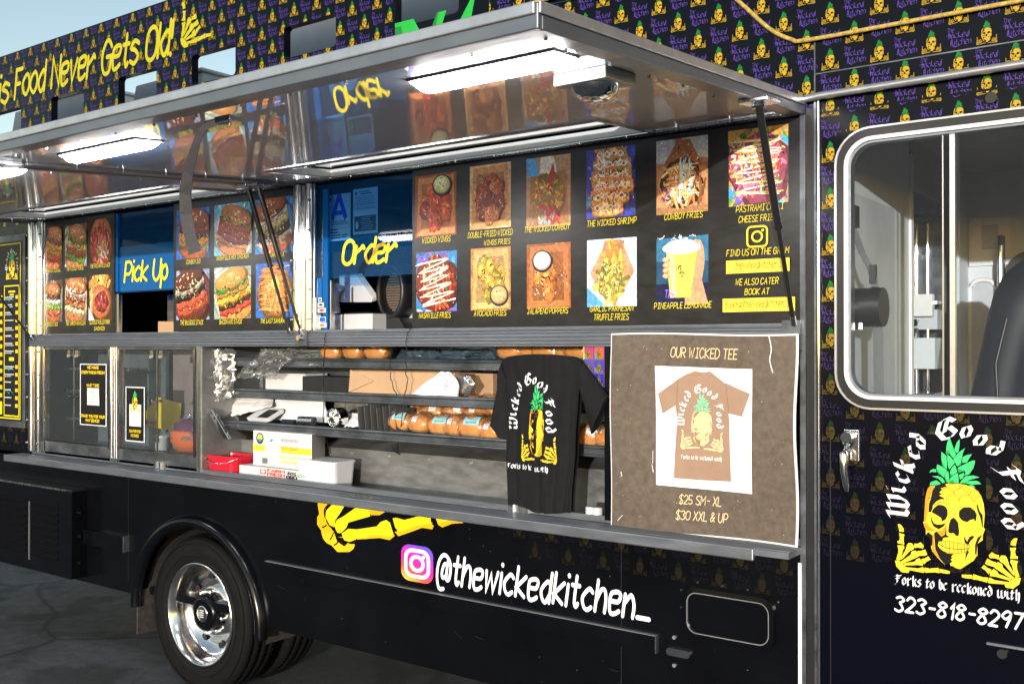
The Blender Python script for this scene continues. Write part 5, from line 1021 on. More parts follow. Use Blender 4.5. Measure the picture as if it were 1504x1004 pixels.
# ================================================================ LOOSE THINGS
def thing(m, name, label, cat, group=None, bevel=0.0, loc=None): return m.build(name, None, bevel, label=label, cat=cat, group=group)
def child(m, name, par, bevel=0.0):
    o = m.build(name, None, bevel); o.parent = par; return o
# --- taped poster
PW0, PW1, PZ0, PZ1 = -1.826, -1.138, 1.118, 1.805
def PM(u, v, h):
    a = (u - PW0) / (PW1 - PW0); b = (v - PZ0) / (PZ1 - PZ0)
    y = -.030 - .0035 * math.sin(a * 7 + b * 2.2) - .003 * math.sin(b * 9 - a * 3)
    zz = v + (.010 * math.sin(a * 5 + .6) * (b - .5))
    return (u + .004 * math.sin(b * 8) * (abs(a - .5) > .3), y - h, zz)
m = MB(); N = 30
for (a, b, c, d, mt, h) in ((PW0, PW1, PZ0, PZ1, 'paper', 0), (PW0 + .004, PW1 - .009, PZ0 + .006, PZ1 - .006, 'poster_brown', .0006)):
    m.grid([[PM(a + (b - a) * i / N, c + (d - c) * j / N, h) for i in range(N + 1)] for j in range(N + 1)], mt)
D = Dec(m, lambda u, v, h: PM(u, v, .0008 + h), eps=5e-5)
def subdiv(D, P, n, col):                       # a big flat patch in small pieces so that it follows the warp
    xs = [p[0] for p in P]; ys = [p[1] for p in P]; x0, x1, y0, y1 = min(xs), max(xs), min(ys), max(ys); D.l += 1
    for i in range(n):
        for j in range(n):
            q = clip(P, x0 + (x1 - x0) * i / n, x0 + (x1 - x0) * (i + 1) / n, y0 + (y1 - y0) * j / n, y0 + (y1 - y0) * (j + 1) / n)
            if q: D.poly(q, col, step=False)
D.l = 10; subdiv(D, [(-1.640, 1.283), (-1.292, 1.275), (-1.290, 1.690), (-1.648, 1.690)], 14, (.86, .86, .90))
D.l = 22; q = [at(px, py) for px, py in tr(860, 480, 2.953, 420,225,330,290,350,375,405,340,412,400,402,648,525,660,648,668,640,400,636,372,695,385,730,285,620,240,555,190,525,196,490,190,440,212)]
subdiv(D, q, 16, hx('9a7f6c'))
D.l = 34; sc = hx('8a6a52')
for P in ((at(1001, 552), at(999, 590), at(1000, 603)), (at(1071, 562), at(1074, 590), at(1076, 605)), (at(1012, 549), at(1026, 551), at(1038, 547))): D.many(ribbon(list(P), .002), sc)
cx_, cz_ = at(1036, 615); s_ = (at(1053, 615)[0] - at(1022, 615)[0]) / (at(1447, 740)[0] - at(1356, 740)[0])
emblem(D, cx_, cz_ - .002, s_ * 1.02, True, 1.0, (hx('7fc9a0'), hx('62b088'), hx('dcc596'), hx('c9ab7c'), hx('947456')))
gothword(D, cx_ - .004, cz_, s_ * 1.02, (.82, .80, .80)); gothline(D, 'Forks to be reckoned with', cx_, cz_ - .136, .013, .150, (.78, .76, .76))
PT = hx('e8c79a'); text(D, 'OUR WICKED TEE', at(1039, 522)[0], 1.722, .033, .243, PT, wt=1.2, slant=.2)
text(D, '$25 SM- XL', at(1034, 729)[0], 1.226, .030, .152, PT, wt=1.2, slant=.2); text(D, '$30 XXL & UP', at(1036, 752)[0], 1.172, .030, .186, PT, wt=1.2, slant=.2)
for P, w in (([at(1134, 489), at(1138, 510), at(1136, 527), at(1141, 545)], .0035), ([at(966, 680), at(968, 690)], .003), ([at(967, 660), at(967, 678)], .002), ([at(915, 760), at(922, 752)], .002), ([at(920, 690), at(921, 696)], .003)): D.many(ribbon(spline(P, 3), w), (.75, .73, .76))
rg = random.Random(5)
for i in range(70):
    x, z = rg.uniform(PW0 + .02, PW1 - .03), rg.uniform(PZ0 + .02, PZ1 - .02)
    if not (-1.66 < x < -1.28 and 1.26 < z < 1.7): D.poly(ell(x, z, rg.uniform(.0006, .0022), rg.uniform(.0006, .002), 6, 0, .3, rg), (.5, .46, .42), step=False)
for i in range(26): a = at(1078 + rg.gauss(0, 6), 562 + rg.gauss(0, 4)); D.many(ribbon([a, (a[0] + rg.uniform(-.012, .012), a[1] + rg.uniform(-.008, .008))], .0012, False), hx('9a8a94'))
thing(m, 'poster', 'worn brown poster taped beside the serving bay advertising a tee with prices', 'poster')
# --- black shirt on show
m = MB(); sx = [(1.722, at(750, 530)[0], at(846, 530)[0]), (1.712, at(741, 532)[0], at(855, 532)[0]), (1.70, at(740, 540)[0], at(858, 540)[0]), (1.60, at(745, 580)[0], at(855, 580)[0]), (1.45, at(748, 640)[0], at(850, 640)[0]), (1.30, at(750, 690)[0], at(847, 690)[0]), (1.145, at(751, 741)[0], at(845, 741)[0])]
def SB(v, z):
    for (za, la, ra), (zb, lb, rb) in zip(sx, sx[1:]):
        if z >= zb: t = (za - z) / (za - zb); return (la + (lb - la) * t, ra + (rb - ra) * t)
    return sx[-1][1:]
FOLDS = ((.13, .045, .012), (.585, .024, .022), (.74, .05, .012), (.90, .03, .016))
def SMp(a, z, h=0):
    l, r = SB(0, z); dz = (1.722 - z)
    y = -.018 - .020 * math.sin(min(1, a) * 3.14159) + .010 * min(1, dz * 3) * math.sin(a * 8.3 + 2.2 * math.sin(z * 7) + z * 3) * math.sin(z * 6 + a * 4) + sum(d * min(1, .35 + dz * 2.2) * math.exp(-((a - c - .05 * math.sin(z * 4 + c * 9)) / w) ** 2) for c, w, d in FOLDS) + .0012 * math.sin(a * 17 + z * 31) * min(1, dz * 4)
    sh = .012 * math.sin(3.14159 * a) if z > 1.70 else 0
    return (l + (r - l) * a, y - h, z + .010 * math.sin(a * 3.14) * max(0, (z - 1.66) / .06) + .008 * math.sin(a * 6.3 + 1) * max(0, (1.2 - z) / .06))
NZ, NA = 40, 60
m.grid([[SMp(i / NA, 1.722 - (1.722 - 1.14) * j / NZ) for i in range(NA + 1)] for j in range(NZ + 1)], 'cloth')
m.grid([[(lambda p: (p[0], p[1] + .025, p[2]))(SMp(i / NA, 1.722 - (1.722 - 1.14) * j / NZ)) for i in range(NA + 1)] for j in range(NZ + 1)], 'cloth')
for top_, bot_ in (((at(738, 531, -.01), at(748, 560, -.01)), (at(719, 624, -.02), at(748, 650, -.02))), ((at(857, 532, -.01), at(852, 575, -.01)), (at(893, 582, -.02), at(868, 640, -.02)))):
    rows = []
    for j in range(15):
        f = j / 14; a = (top_[0][0] + (bot_[0][0] - top_[0][0]) * f, top_[0][1] + (bot_[0][1] - top_[0][1]) * f); b = (top_[1][0] + (bot_[1][0] - top_[1][0]) * f, top_[1][1] + (bot_[1][1] - top_[1][1]) * f)
        if f < .4: a = (a[0] + (-.012 if top_[0][0] < -2.1 else .0) * math.sin(f * 7.8), a[1])
        row = []
        for i in range(18):
            t = 2 * math.pi * i / 18; q = .5 - .5 * math.cos(t); yy = -.012 - (.016 + .010 * f) * math.sin(t) + .004 * math.sin(q * 14 + f * 3)
            row.append((a[0] + (b[0] - a[0]) * q, yy, a[1] + (b[1] - a[1]) * q + .006 * math.sin(q * 8)))
        rows.append(row)
    m.grid(rows, 'cloth', closed=True); m.poly(rows[-1], 'cloth')
rr = [[(SMp(.30 + .4 * i / 14, 1.722)[0], -.016 - .010 * math.cos(k * 2.1), 1.722 + .012 * math.sin(3.14 * i / 14) * (1 if k else .4) + (.006 if k == 1 else 0)) for i in range(15)] for k in range(3)]
m.grid([[(x, y, z - .010) for x, y, z in r] for r in rr], 'cloth')
shirt = thing(m, 'black_t_shirt', 'black tee with skull print hung in front of the bread shelves', 't-shirt')
m = MB(); XC = at(788, 620)[0]; ZC = at(788, 617)[1]
def SDM(u, v, h):
    l, r = SB(0, v); a = (u - l) / (r - l); return SMp(a, v, .0016 + h)
D = Dec(m, SDM, eps=3e-5)
s_ = (at(787, 545)[1] - at(787, 688)[1]) / (at(1392, 612)[1] - at(1392, 872)[1])
KX = (at(788, 620)[0] - at(758, 620)[0]) / .165 / s_
def wide(u): return u * KX
KE = (at(813, 620)[0] - at(779, 620)[0]) / .235 / s_
emblem(D, at(797, 620)[0], ZC, s_, True, .82, None, lambda u: u * KE); gothword(D, XC, ZC, s_, (.75, .75, .78), wide)
gothline(D, 'Forks to be', at(771, 675)[0], at(771, 687)[1], .019, .120, (.72, .72, .75)); gothline(D, 'with', at(803, 680)[0], at(803, 691)[1], .019, .05, (.72, .72, .75))
child(m, 'shirt_print', shirt)
# --- shiny sticker sheets beside the shirt
m = MB(); xa, xb = at(857, 540, .01)[0], at(899, 540, .01)[0]; za, zb = 1.612, 1.762
m.box(xa, xb, .010, .012, za, zb, 'holo', hx('7a58b8')); D = Dec(m, lambda u, v, h: (u, .0098 - h, v), eps=5e-5, m='holo'); HC = [['e0408a', 'f06a5a', '6ac06a'], ['6a5ad0', '5a4ac8', '4a9a6a'], ['5a48d8', '4838c8', '4a6ad0']]
for r in range(3):
    for c in range(3):
        a = xa + (xb - xa) * (c + .06) / 2.7; b = min(xb - .002, xa + (xb - xa) * (c + .92) / 2.7); d0 = zb - (zb - za) * (r + .94) / 3; d1 = zb - (zb - za) * (r + .06) / 3
        D.poly([(a, d0), (b, d0), (b, d1), (a, d1)], hx(HC[r][c])); D.poly([(a, d0), ((a + b) / 2, d0), (a, (d0 + d1) / 2)], hx('48b0a0')); D.bounds = (a, b, d0, d1); emblem(D, (a + b) / 2, (d0 + d1) / 2, .105, False, .45); D.bounds = None
m.box(xa - .001, xa + .004, .008, .0095, za + .1, zb, 'holo', hx('d8d84a')); m.box(xb - .008, xb - .004, .004, .008, zb - .035, zb + .004, 'paper'); m.box(xb - .008, xb - .003, .004, .008, za - .02, za + .002, 'paper')
thing(m, 'sticker_sheet', 'iridescent sheet of small skull stickers clipped beside the black tee', 'stickers')
# --- papers in the order window
def paper(x0, x1, z0, z1, y, name, label, cat, draw, base='paper'):
    m = MB(); m.box(x0, x1, y, y + .001, z0, z1, base); D = Dec(m, lambda u, v, h: (x0 + u * (x1 - x0), y - .0002 - h, z0 + v * (z1 - z0)), eps=5e-5); draw(D); return thing(m, name, label, cat)
def lines(D, x0, x1, y0, y1, n, w, col, seed=1):
    r = random.Random(seed)
    for i in range(n): y = y1 - (y1 - y0) * i / max(1, n - 1); D.many(ribbon([(x0 + r.uniform(0, .08), y), (x1 - r.uniform(0, .15), y)], w, False), col)
def permitA(D):
    BL = hx('1430c0'); D.many(ribbon([(.20, .46), (.47, .93), (.53, .93), (.80, .46)], .15, False), BL); D.many(ribbon([(.30, .60), (.70, .60)], .10, False), BL); lines(D, .1, .95, .36, .42, 3, .012, hx('303a60')); D.many(ribbon([(.06, .34), (.94, .34), (.94, .27), (.06, .27), (.06, .34)], .006, False), hx('303a60')); lines(D, .06, .6, .06, .24, 4, .022, hx('101830'), 8); lines(D, .6, .95, .07, .12, 2, .02, hx('101830'), 9); D.poly(ell(.13, .9, .05, .035, 12), hx('505a80'))
def permitB(D):
    lines(D, .25, .8, .88, .93, 2, .022, hx('202a50')); lines(D, .06, .95, .55, .82, 8, .010, hx('404a70'), 3); D.many(ribbon([(.06, .66), (.94, .66), (.94, .56), (.06, .56), (.06, .66)], .006, False), hx('303a60')); D.poly([(.06, .06), (.94, .06), (.94, .40), (.06, .40)], hx('3c1016')); lines(D, .3, .85, .1, .36, 8, .012, hx('a8a0b0'), 5); D.poly(ell(.17, .2, .06, .09, 10), hx('c8c8d0')); D.poly(ell(.13, .9, .05, .035, 12), hx('505a80'))
paper(-3.352, -3.207, 2.238, 2.448, .034, 'permit_paper', 'white health grade card with a large letter A taped inside the order window', 'permit', permitA)
paper(-3.191, -3.040, 2.258, 2.460, .034, 'permit_paper', 'white permit sheet with a maroon block taped inside the order window', 'permit', permitB)
def waitsign(D):
    D.poly([(.03, .015), (.97, .015), (.97, .985), (.03, .985)], (.006, .006, .008)); y_ = hx('e8c41c')
    for s, y, w in (('WE MAKE', .92, .42), ('EVERYTHING FRESH!', .84, .86), ('WAIT TIME', .63, .46), ('THANK YOU FOR YOUR', .13, .9), ('PATIENCE!', .06, .5)): text(D, s, .5, y, .042, w, y_, wt=2.1, slant=0)
    D.poly([(.30, .33), (.76, .33), (.74, .61), (.30, .61)], hx('c4c8ca')); D.many(ribbon(spline([(.42, .38), (.55, .42), (.48, .48), (.62, .50), (.44, .56), (.60, .58)], 3), .02), hx('9ad8a8'))
paper(at(119, 580)[0], at(158, 580)[0], 1.318, 1.664, -.006, 'wait_time_sign', 'tall black sign with yellow lettering about wait time on the left glass cabinet', 'sign', waitsign)
def scansign(D):
    D.poly([(.04, .02), (.96, .02), (.96, .98), (.04, .98)], (.006, .006, .008)); D.poly([(.20, .28), (.82, .28), (.82, .68), (.20, .68)], hx('c8c8ce')); y_ = hx('e0be1c')
    text(D, 'SCAN FOR FOOD', .5, .17, .045, .6, y_, wt=2, slant=0); text(D, 'PICTURES', .5, .09, .045, .4, y_, wt=2, slant=0)
    D2 = Dec(D.mb, lambda u, v, h: ((at(185, 600)[0] + at(215, 600)[0]) / 2 + u, -.0068 - h, 1.47 + v), eps=5e-5); emblem(D2, 0, 0, .28, False, .8)
paper(at(186, 600)[0], at(214, 600)[0], 1.250, 1.545, -.006, 'scan_sign', 'narrow black sign with a small skull emblem on the right glass cabinet', 'sign', scansign)
# --- payment stickers at the order window
for i, (a, b, c, d, lab, cols) in enumerate(((452, 464, 437, 480, 'tall white payment card sticker leftmost beside the order window', ['3a8a4a', 'd03a2a', 'f0902a']), (467, 472, 437, 443, 'smallest white sticker at the top of the payment column', ['202020']), (466, 475, 444, 451, 'white sticker with dark marks below the smallest payment sticker', ['303030']), (466, 478, 452, 459, 'white sticker with a red mark in the payment column', ['d03030']), (468, 478, 465, 473, 'blue square payment sticker in the column by the order window', ['1a5ac0']), (466, 479, 474, 481, 'lowest white sticker with an orange mark in the payment column', ['e8702a']))):
    xa, za = at(a, d, -.01); xb, zb = at(b, c, -.01)
    def dr(D, cols=cols, i=i):
        n = len(cols)
        for k, c_ in enumerate(cols): D.poly(ell(.5, .8 - .3 * k if n > 1 else .5, .28 if n > 1 else .34, .07 if n > 1 else .26, 10), hx(c_)) if i != 4 else D.poly([(.1, .1), (.9, .1), (.9, .9), (.1, .9)], hx(c_))
    paper(xa, xb, za, zb, -.0075, 'payment_sticker', lab, 'sticker', dr)
# --- bread
def loaf_mesh(seed, L=.135, Wd=.10, H=.085):
    r = random.Random(seed); m = MB(); rows = []
    for j in range(13):
        v = -math.pi / 2 + math.pi * j / 12; row = []
        for i in range(24):
            t = 2 * math.pi * i / 24; c, s_ = math.cos(t), math.sin(t); sg = lambda q: math.copysign(abs(q) ** .72, q)
            k = abs(math.cos(v)) ** .6; x = L / 2 * sg(c) * k; y = Wd / 2 * sg(s_) * k; z = H * (.5 + .5 * math.copysign(abs(math.sin(v)) ** .8, math.sin(v)))
            z += .006 * math.cos(x * 60) * (z / H); row.append((x, y, z))
        rows.append(row)
    m.grid(rows[:5], 'bread_base', closed=True); m.grid(rows[4:], 'bread', closed=True); return m
def loaf_label(col, w=.06, txt=None):
    m = MB(); L, Wd, H = .135, .10, .085
    def Q(u, v, h): 
        x = .01 + (u - .5) * w; t = .15 + v * 1.0; y = -(Wd / 2 + .004) * math.cos(t) ** .72; z = H * (.5 + .5 * math.sin(t) ** .8) + .002; return (x, y - h, z + h)
    m.grid([[Q(i / 6, j / 6, 0) for i in range(7)] for j in range(7)], 'print', col)
    D = Dec(m, lambda u, v, h: Q(u, v, .0005 + h), eps=5e-5)
    if txt: text(D, txt, .5, .12, .16, .7, hx('30505a'), wt=1.5)
    else:
        for k in range(7): D.many([[(.2 + k * .09, .3), (.24 + k * .09, .3), (.24 + k * .09, .8), (.2 + k * .09, .8)]], (.08, .03, .03))
    return m
BLUE, WHT = hx('8cc4ce'), hx('e6dcdc')
_lo = loaf_mesh(1).build('bread_loaf'); _lb = loaf_label(BLUE, .066, 'BRIOCHE').build('wrapper_label'); _lw = loaf_label(WHT, .032).build('wrapper_label')
_f = loaf_mesh(2, .147, .112, .093); _r = random.Random(4); _f.v = [(x + _r.gauss(0, .0022), y + _r.gauss(0, .0022), z + _r.gauss(0, .002) - .001) for x, y, z in _f.v]; _f.m = ['bag_film'] * len(_f.f); _f.s = [False] * len(_f.f); _lf = _f.build('bag_film')
_lf.parent = _lo; _lb.parent = _lo; lw_mesh = _lw.data; lb_mesh = _lb.data; bpy.data.objects.remove(_lw)
first = [True]
def loaf(px, py, Y, rot, sc, blue, group, label):
    x, z = at(px, py, Y)
    if first[0]: o = _lo; l = _lb; first[0] = False; f = _lf
    else:
        o = _lo.copy(); S.collection.objects.link(o); l = _lb.copy(); S.collection.objects.link(l); l.parent = o; f = _lf.copy(); S.collection.objects.link(f); f.parent = o
    l.data = lb_mesh if blue else lw_mesh
    o.location = (x, Y, z); o.rotation_euler = (0, 0, R(rot)); o.scale = (sc * rg.uniform(.94, 1.06), sc, sc * rg.uniform(.92, 1.06)); tag(o, label, 'bread', group)
LB = ('brioche loaves with blue labels on the lowest shelf', 'bagged golden brioche loaf with a pale blue label on the lowest shelf'); LW = ('brioche loaves with barcode labels on the lowest shelf', 'bagged golden brioche loaf with a white barcode label on the lowest shelf')
TB = ('brioche loaves with blue labels on the top shelf', 'bagged brioche loaf with a pale blue label on the top shelf'); TW = ('brioche loaves with barcode labels on the top shelf', 'bagged brioche loaf with a white barcode label on the top shelf')
for px, py, Y, rot, sc, bl in ((592, 633, .17, 8, 1.0, 1), (620, 636, .165, -12, 1.0, 0), (651, 639, .17, 10, 1.02, 1), (672, 641, .165, -15, .98, 0), (699, 643, .16, 6, 1.1, 1), (724, 647, .165, -8, 1.0, 0), (868, 657, .17, 20, 1.1, 0), (890, 657, .18, -10, 1.1, 0)): loaf(px, py - 1, Y, rot, sc, bl, *(LB if bl else LW))
for px, py, Y, rot, sc, bl in ((612, 618, .27, -10, 1.0, 0), (640, 619, .27, 12, 1.05, 0), (672, 620, .27, 25, 1.05, 0), (703, 622, .27, -6, 1.05, 0), (655, 604, .33, 5, 1.0, 1), (690, 604, .33, 10, 1.0, 0), (722, 610, .31, -12, 1.0, 0), (885, 610, .31, 0, 1, 0)): loaf(px, py, Y, rot, sc, bl, *(LB if bl else LW))
for px, Y, rot, bl in ((490, .19, 5, 0), (523, .19, -6, 0), (556, .19, 8, 0), (752, .19, 6, 1), (778, .20, -8, 0), (803, .19, 5, 1), (829, .20, -10, 0), (852, .19, 8, 1)):
    x, z = at(px, 528, Y); loaf(px, 528 + (528 - 528), Y, rot, .98, bl, *(TB if bl else TW))
    bpy.context.scene.collection.objects[-1] if False else None
x, z = at(885, 582, .22); loaf(886, 584, .25, 0, .9, False, 'loaf on the middle shelf', 'small brioche bun alone on the middle shelf right of the black tee')
# --- boxes, bags and odds and ends on the shelves
def pbox(px0, px1, py0, py1, Y, depth, mt, name, label, cat, draw=None, bevel=.002, ztop=None):
    x0, z0 = at(px0, py1, Y); x1, _ = at(px1, py1, Y); z1 = at((px0 + px1) / 2, py0, Y)[1]; m = MB(); m.box(x0, x1, Y, Y + depth, z0, z1, mt)
    o = thing(m, name, label, cat, None, bevel)
    if draw: mm = MB(); D = Dec(mm, lambda u, v, h: (x0 + u * (x1 - x0), Y - .0003 - h, z0 + v * (z1 - z0)), eps=5e-5); draw(D, mm, x0, x1, z0, z1); child(mm, 'printed_label', o)
    return o
# long open carton with folded flap
x0, z0 = at(513, 578, .16); x1 = at(668, 581, .16)[0]; m = MB(); m.box(x0 + .01, x1, .16, .34, 1.547, 1.648, 'cardboard'); m.hexa([(x0, .155, 1.548), (x0 + .16, .155, 1.605), (x0 + .01, .155, 1.655)], [(x0, .158, 1.548), (x0 + .16, .158, 1.605), (x0 + .01, .158, 1.655)], 'cardboard'); m.hexa([(x0 + .02, .162, 1.649), (x1 - .02, .162, 1.649), (x1, .34, 1.657), (x0 + .06, .34, 1.657)], [(x0 + .02, .162, 1.652), (x1 - .02, .162, 1.652), (x1, .34, 1.660), (x0 + .06, .34, 1.660)], 'cardboard')
thing(m, 'carton', 'long brown cardboard carton lying on the middle shelf behind the white bag', 'box', None, .002)
def pillow(px, py0, py1, wpx, Y, th, mt, prof, nz=12):
    x, z0 = at(px, py1, Y); z1 = at(px, py0, Y)[1]; w = at(px + wpx, py1, Y)[0] - x; m = MB(); rows = []
    for j in range(nz + 1):
        f = j / nz; a, b = prof(f); row = []
        for i in range(20):
            t = 2 * math.pi * i / 20; q = .5 - .5 * math.cos(t); row.append((x + w * (a + (b - a) * q), Y + th * (.15 + .85 * (1 - f) ** .5) * -math.sin(t) * .5 + .004 * math.sin(q * 17 + f * 9), z0 + (z1 - z0) * f + .003 * math.sin(q * 11)))
        rows.append(row)
    m.grid(rows, mt, closed=True); m.poly(rows[0], mt); m.poly(rows[-1], mt); return m, x, w, z0, z1
m, x, w, z0, z1 = pillow(602, 545, 579, 72, .15, .05, 'paper', lambda f: (.02 + .62 * f ** 1.1, 1.0 - .25 * max(0, f - .5) ** 2 * 4 * .6 - .1 * (1 - f) * 0))
bagD = Dec(m, lambda u, v, h: (x + u * w, .118 - h, z0 + v * (z1 - z0)), eps=5e-5); rg = random.Random(9)
for i in range(70): bagD.poly(ell(.86 + rg.gauss(0, .09), .5 + rg.gauss(0, .2), .009, .012, 6, 0, .3, rg), hx('c85a78'), step=False)
thing(m, 'paper_bag', 'white paper bag with pink specks lying over the brown carton', 'bag')
m, *_ = pillow(668, 548, 577, 32, .19, .05, 'cling_film', lambda f: (.1 * f, 1 - .5 * abs(f - .5))); thing(m, 'plastic_bag', 'crumpled clear plastic bag at the end of the brown carton', 'bag')
pbox(690, 724, 548, 580, .3, .08, 'cardboard', 'carton', 'brown carton in shade at the right end of the middle shelf', 'box')
pbox(390, 448, 548, 574, .22, .15, 'white_card', 'white_box', 'plain white box at the left of the middle shelf', 'box'); pbox(444, 512, 553, 578, .17, .16, 'black_plastic', 'black_box', 'black box between the white box and the brown carton', 'box')
m, *_ = pillow(372, 582, 612, 112, .27, .09, 'paper', lambda f: (.02 + .25 * f * f, 1 - .06 * f)); thing(m, 'paper_bag', 'large white paper bag lying on the lowest shelf behind the card reader', 'bag')
pbox(490, 540, 588, 604, .33, .05, 'quilt', 'quilted_pad', 'grey quilted pad at the back of the lowest shelf', 'pad', None, .008)
# white card reader with black screen, tilted
x0, z0 = at(362, 618, .14); m = MB(); ca, sa = math.cos(.55), math.sin(.55)
def TB_(u, v, h): return (x0 + u * .17 + v * .03, .14 + v * .10 * ca - h * sa, 1.385 + v * .10 * sa + h * ca)
q = rrect(0, 1, 0, 1, .14, 4); m.hexa([TB_(u, v, 0) for u, v in q], [TB_(u, v, .016) for u, v in q], 'white_plastic'); o = thing(m, 'card_reader', 'white tilted card reader with a black screen on the lowest shelf', 'card reader', None, .002)
m = MB(); m.poly([TB_(u, v, .0166) for u, v in rrect(.40, .88, .15, .85, .03, 3)], 'black_plastic'); child(m, 'screen', o)
# dark device, leaning rail and cling film at the left end
x0, z0 = at(306, 594, .1); m = MB(); m.hexa([(x0, .06, 1.49), (x0 + .11, .10, 1.53), (x0 + .11, .17, 1.55), (x0, .13, 1.51)], [(x0 - .005, .055, 1.497), (x0 + .105, .095, 1.537), (x0 + .105, .165, 1.557), (x0 - .005, .125, 1.517)], 'black_plastic'); thing(m, 'dark_tablet', 'black slab leaning among plastic wrap at the left end of the shelves', 'tablet', None, .003)
m = MB(); p0 = Vector((at(305, 600, .03)[0], .03, at(305, 600, .03)[1])); p1 = Vector((at(326, 645, .03)[0], .05, at(326, 645, .03)[1])); d = p1 - p0
m.hexa([tuple(p0 + Vector((a, b, 0))) for a, b in ((-.012, 0), (.03, 0), (.03, .02), (-.012, .02))], [tuple(p1 + Vector((a, b, 0))) for a, b in ((-.012, 0), (.03, 0), (.03, .02), (-.012, .02))], 'chrome'); o = thing(m, 'metal_rail', 'slotted metal rail leaning at the left end of the serving bay', 'rail', None, .002)
m = MB()
for k in range(5): c = p0 + d * (.12 + .18 * k) + Vector((.012, -.0008, 0)); m.poly([(c.x + u, c.y, c.z + v) for u, v in ell(0, 0, .004, .008, 8)], 'black_plastic')
child(m, 'slot', o)
def crumple(pts, mt, seed, amp=.012, n=14):
    r = random.Random(seed); m = MB(); rows = []
    (a, b, c, d) = [Vector(p) for p in pts]
    for j in range(n + 1):
        row = []
        for i in range(n + 1):
            u, v = i / n, j / n; p = a * (1 - u) * (1 - v) + b * u * (1 - v) + c * u * v + d * (1 - u) * v
            row.append(tuple(p + Vector((r.uniform(-amp, amp) * .6, r.uniform(-amp, amp), r.uniform(-amp, amp) * .6))))
        rows.append(row)
    m.grid(rows, mt, sm=True); return m
def w3(px, py, Y): x, z = at(px, py, Y); return (x, Y, z)
thing(crumple((w3(302, 595, .05), w3(345, 580, .12), w3(345, 512, .12), w3(303, 512, .05)), 'cling_film', 2), 'plastic_wrap', 'crumpled clear plastic wrap hanging at the left end of the bay', 'plastic wrap')
thing(crumple((w3(345, 555, .10), w3(400, 555, .12), w3(440, 515, .12), w3(385, 512, .10)), 'cling_film', 4), 'plastic_wrap', 'creased clear plastic wrap trailing off the top shelf on the left', 'plastic wrap')
thing(crumple((w3(380, 538, .135), w3(480, 538, .14), w3(480, 510, .15), w3(382, 512, .15)), 'cling_film', 8, .008), 'bread_bag', 'shiny clear bag over wrapped bread at the left of the top shelf', 'bag')
thing(crumple((w3(340, 612, .16), w3(400, 596, .2), w3(402, 582, .25), w3(336, 584, .2)), 'white_card', 5, .006), 'paper_wrap', 'creased grey paper wrap behind the tilted card reader', 'paper')
thing(crumple((w3(306, 632, .14), w3(350, 628, .18), w3(350, 596, .22), w3(306, 598, .2)), 'cling_film', 15, .01), 'plastic_wrap', 'bunched clear plastic wrap behind the leaning rail', 'plastic wrap')
thing(crumple((w3(580, 528, .17), w3(730, 528, .17), w3(720, 512, .2), w3(590, 512, .2)), 'teal_bag', 6, .008, 20), 'dark_bag', 'dark glossy bag filling the middle of the top shelf', 'bag')
# tins, jar, napkins, black card stands
for (px, py, r, ln, mt, lab) in ((452, 618, .022, .07, 'steel', 'small silver tin lying on its side beside the steel bowl'), (425, 617, .012, .06, 'navy_vinyl', 'small dark blue marker tin behind the card reader')):
    x, z = at(px, py, .13); m = MB(); m.tube([(x - ln, .14, 1.383 + r), (x + ln * .3, .15, 1.383 + r)], r, mt, 20); thing(m, 'tin', lab, 'tin')
x, z = at(491, 613, .12); m = MB(); m.lathe([(.046, .165), (.045, .12), (.043, .112), (.038, .112), (.036, .13), (.028, .15), (.01, .158), (.0005, .158)], x, 1.385 + .046, 'chrome', 28); thing(m, 'steel_bowl', 'round steel bowl lying on its side facing out on the lowest shelf', 'bowl')
m = crumple((w3(505, 626, .15), w3(528, 627, .15), w3(528, 607, .22), w3(508, 606, .22)), 'paper', 22, .006, 10); thing(m, 'napkin_pile', 'loose pile of white paper napkins beside the steel bowl', 'napkins')
for i in range(7):
    px = 529 + i * 9.2; x, z = at(px, 629, .13); m = MB(); h = .105 + .008 * (i % 3); t = .012
    m.hexa([(x, .12, 1.382), (x + .05, .19, 1.382), (x + .055, .19, 1.382), (x + .005, .12, 1.382)], [(x - t, .12, 1.382 + h), (x + .05 - t, .19, 1.386 + h), (x + .055 - t, .19, 1.386 + h), (x + .005 - t, .12, 1.382 + h)], 'black_plastic')
    thing(m, 'card_stand', 'thin black number stand standing in the row beside the brioche loaves', 'stand', 'black stands in a row on the lowest shelf', .001)
# spoon box, produce box, bucket, clear bin
def spoon(D, mm, x0, x1, z0, z1):
    D.poly([(0, .42), (1, .42), (1, .60), (0, .60)], hx('ecd23c')); D.poly(ell(.12, .78, .065, .16, 18), hx('1a3a78')); D.poly(ell(.12, .80, .045, .10, 16), hx('f0c838')); D.poly(ell(.12, .74, .05, .03, 12), hx('3a8a4a'))
    D.poly(ell(.35, .5, .14, .33, 20), (.52, .52, .53)); D.many(ribbon([(.16, .28), (.30, .66)], .022), (.75, .75, .77)); D.poly(ell(.32, .74, .04, .09, 14, -.35), (.78, .78, .80)); D.poly(ell(.325, .745, .022, .05, 12, -.35), hx('4a6ac0'))
    for s, y, w, c in (('HEAVY', .86, .1, 'b0b0b4'), ('MEDIUM WEIGHT', .74, .30, '9a9aa0'), ('1000 COUNT', .52, .30, '8a7a2a'), ('FULL SIZE PLASTIC', .27, .33, 'e0cc50'), ('WHITE SPOON', .13, .28, 'e0cc50')): text(D, s, .64 if len(s) > 6 else .56, y, .08, w, hx(c), 'c' if len(s) > 6 else 'l', wt=1.6, slant=0)
    for k in range(8): D.many([[(.17 + k * .012, .08), (.176 + k * .012, .08), (.176 + k * .012, .24), (.17 + k * .012, .24)]], (.05, .05, .05))
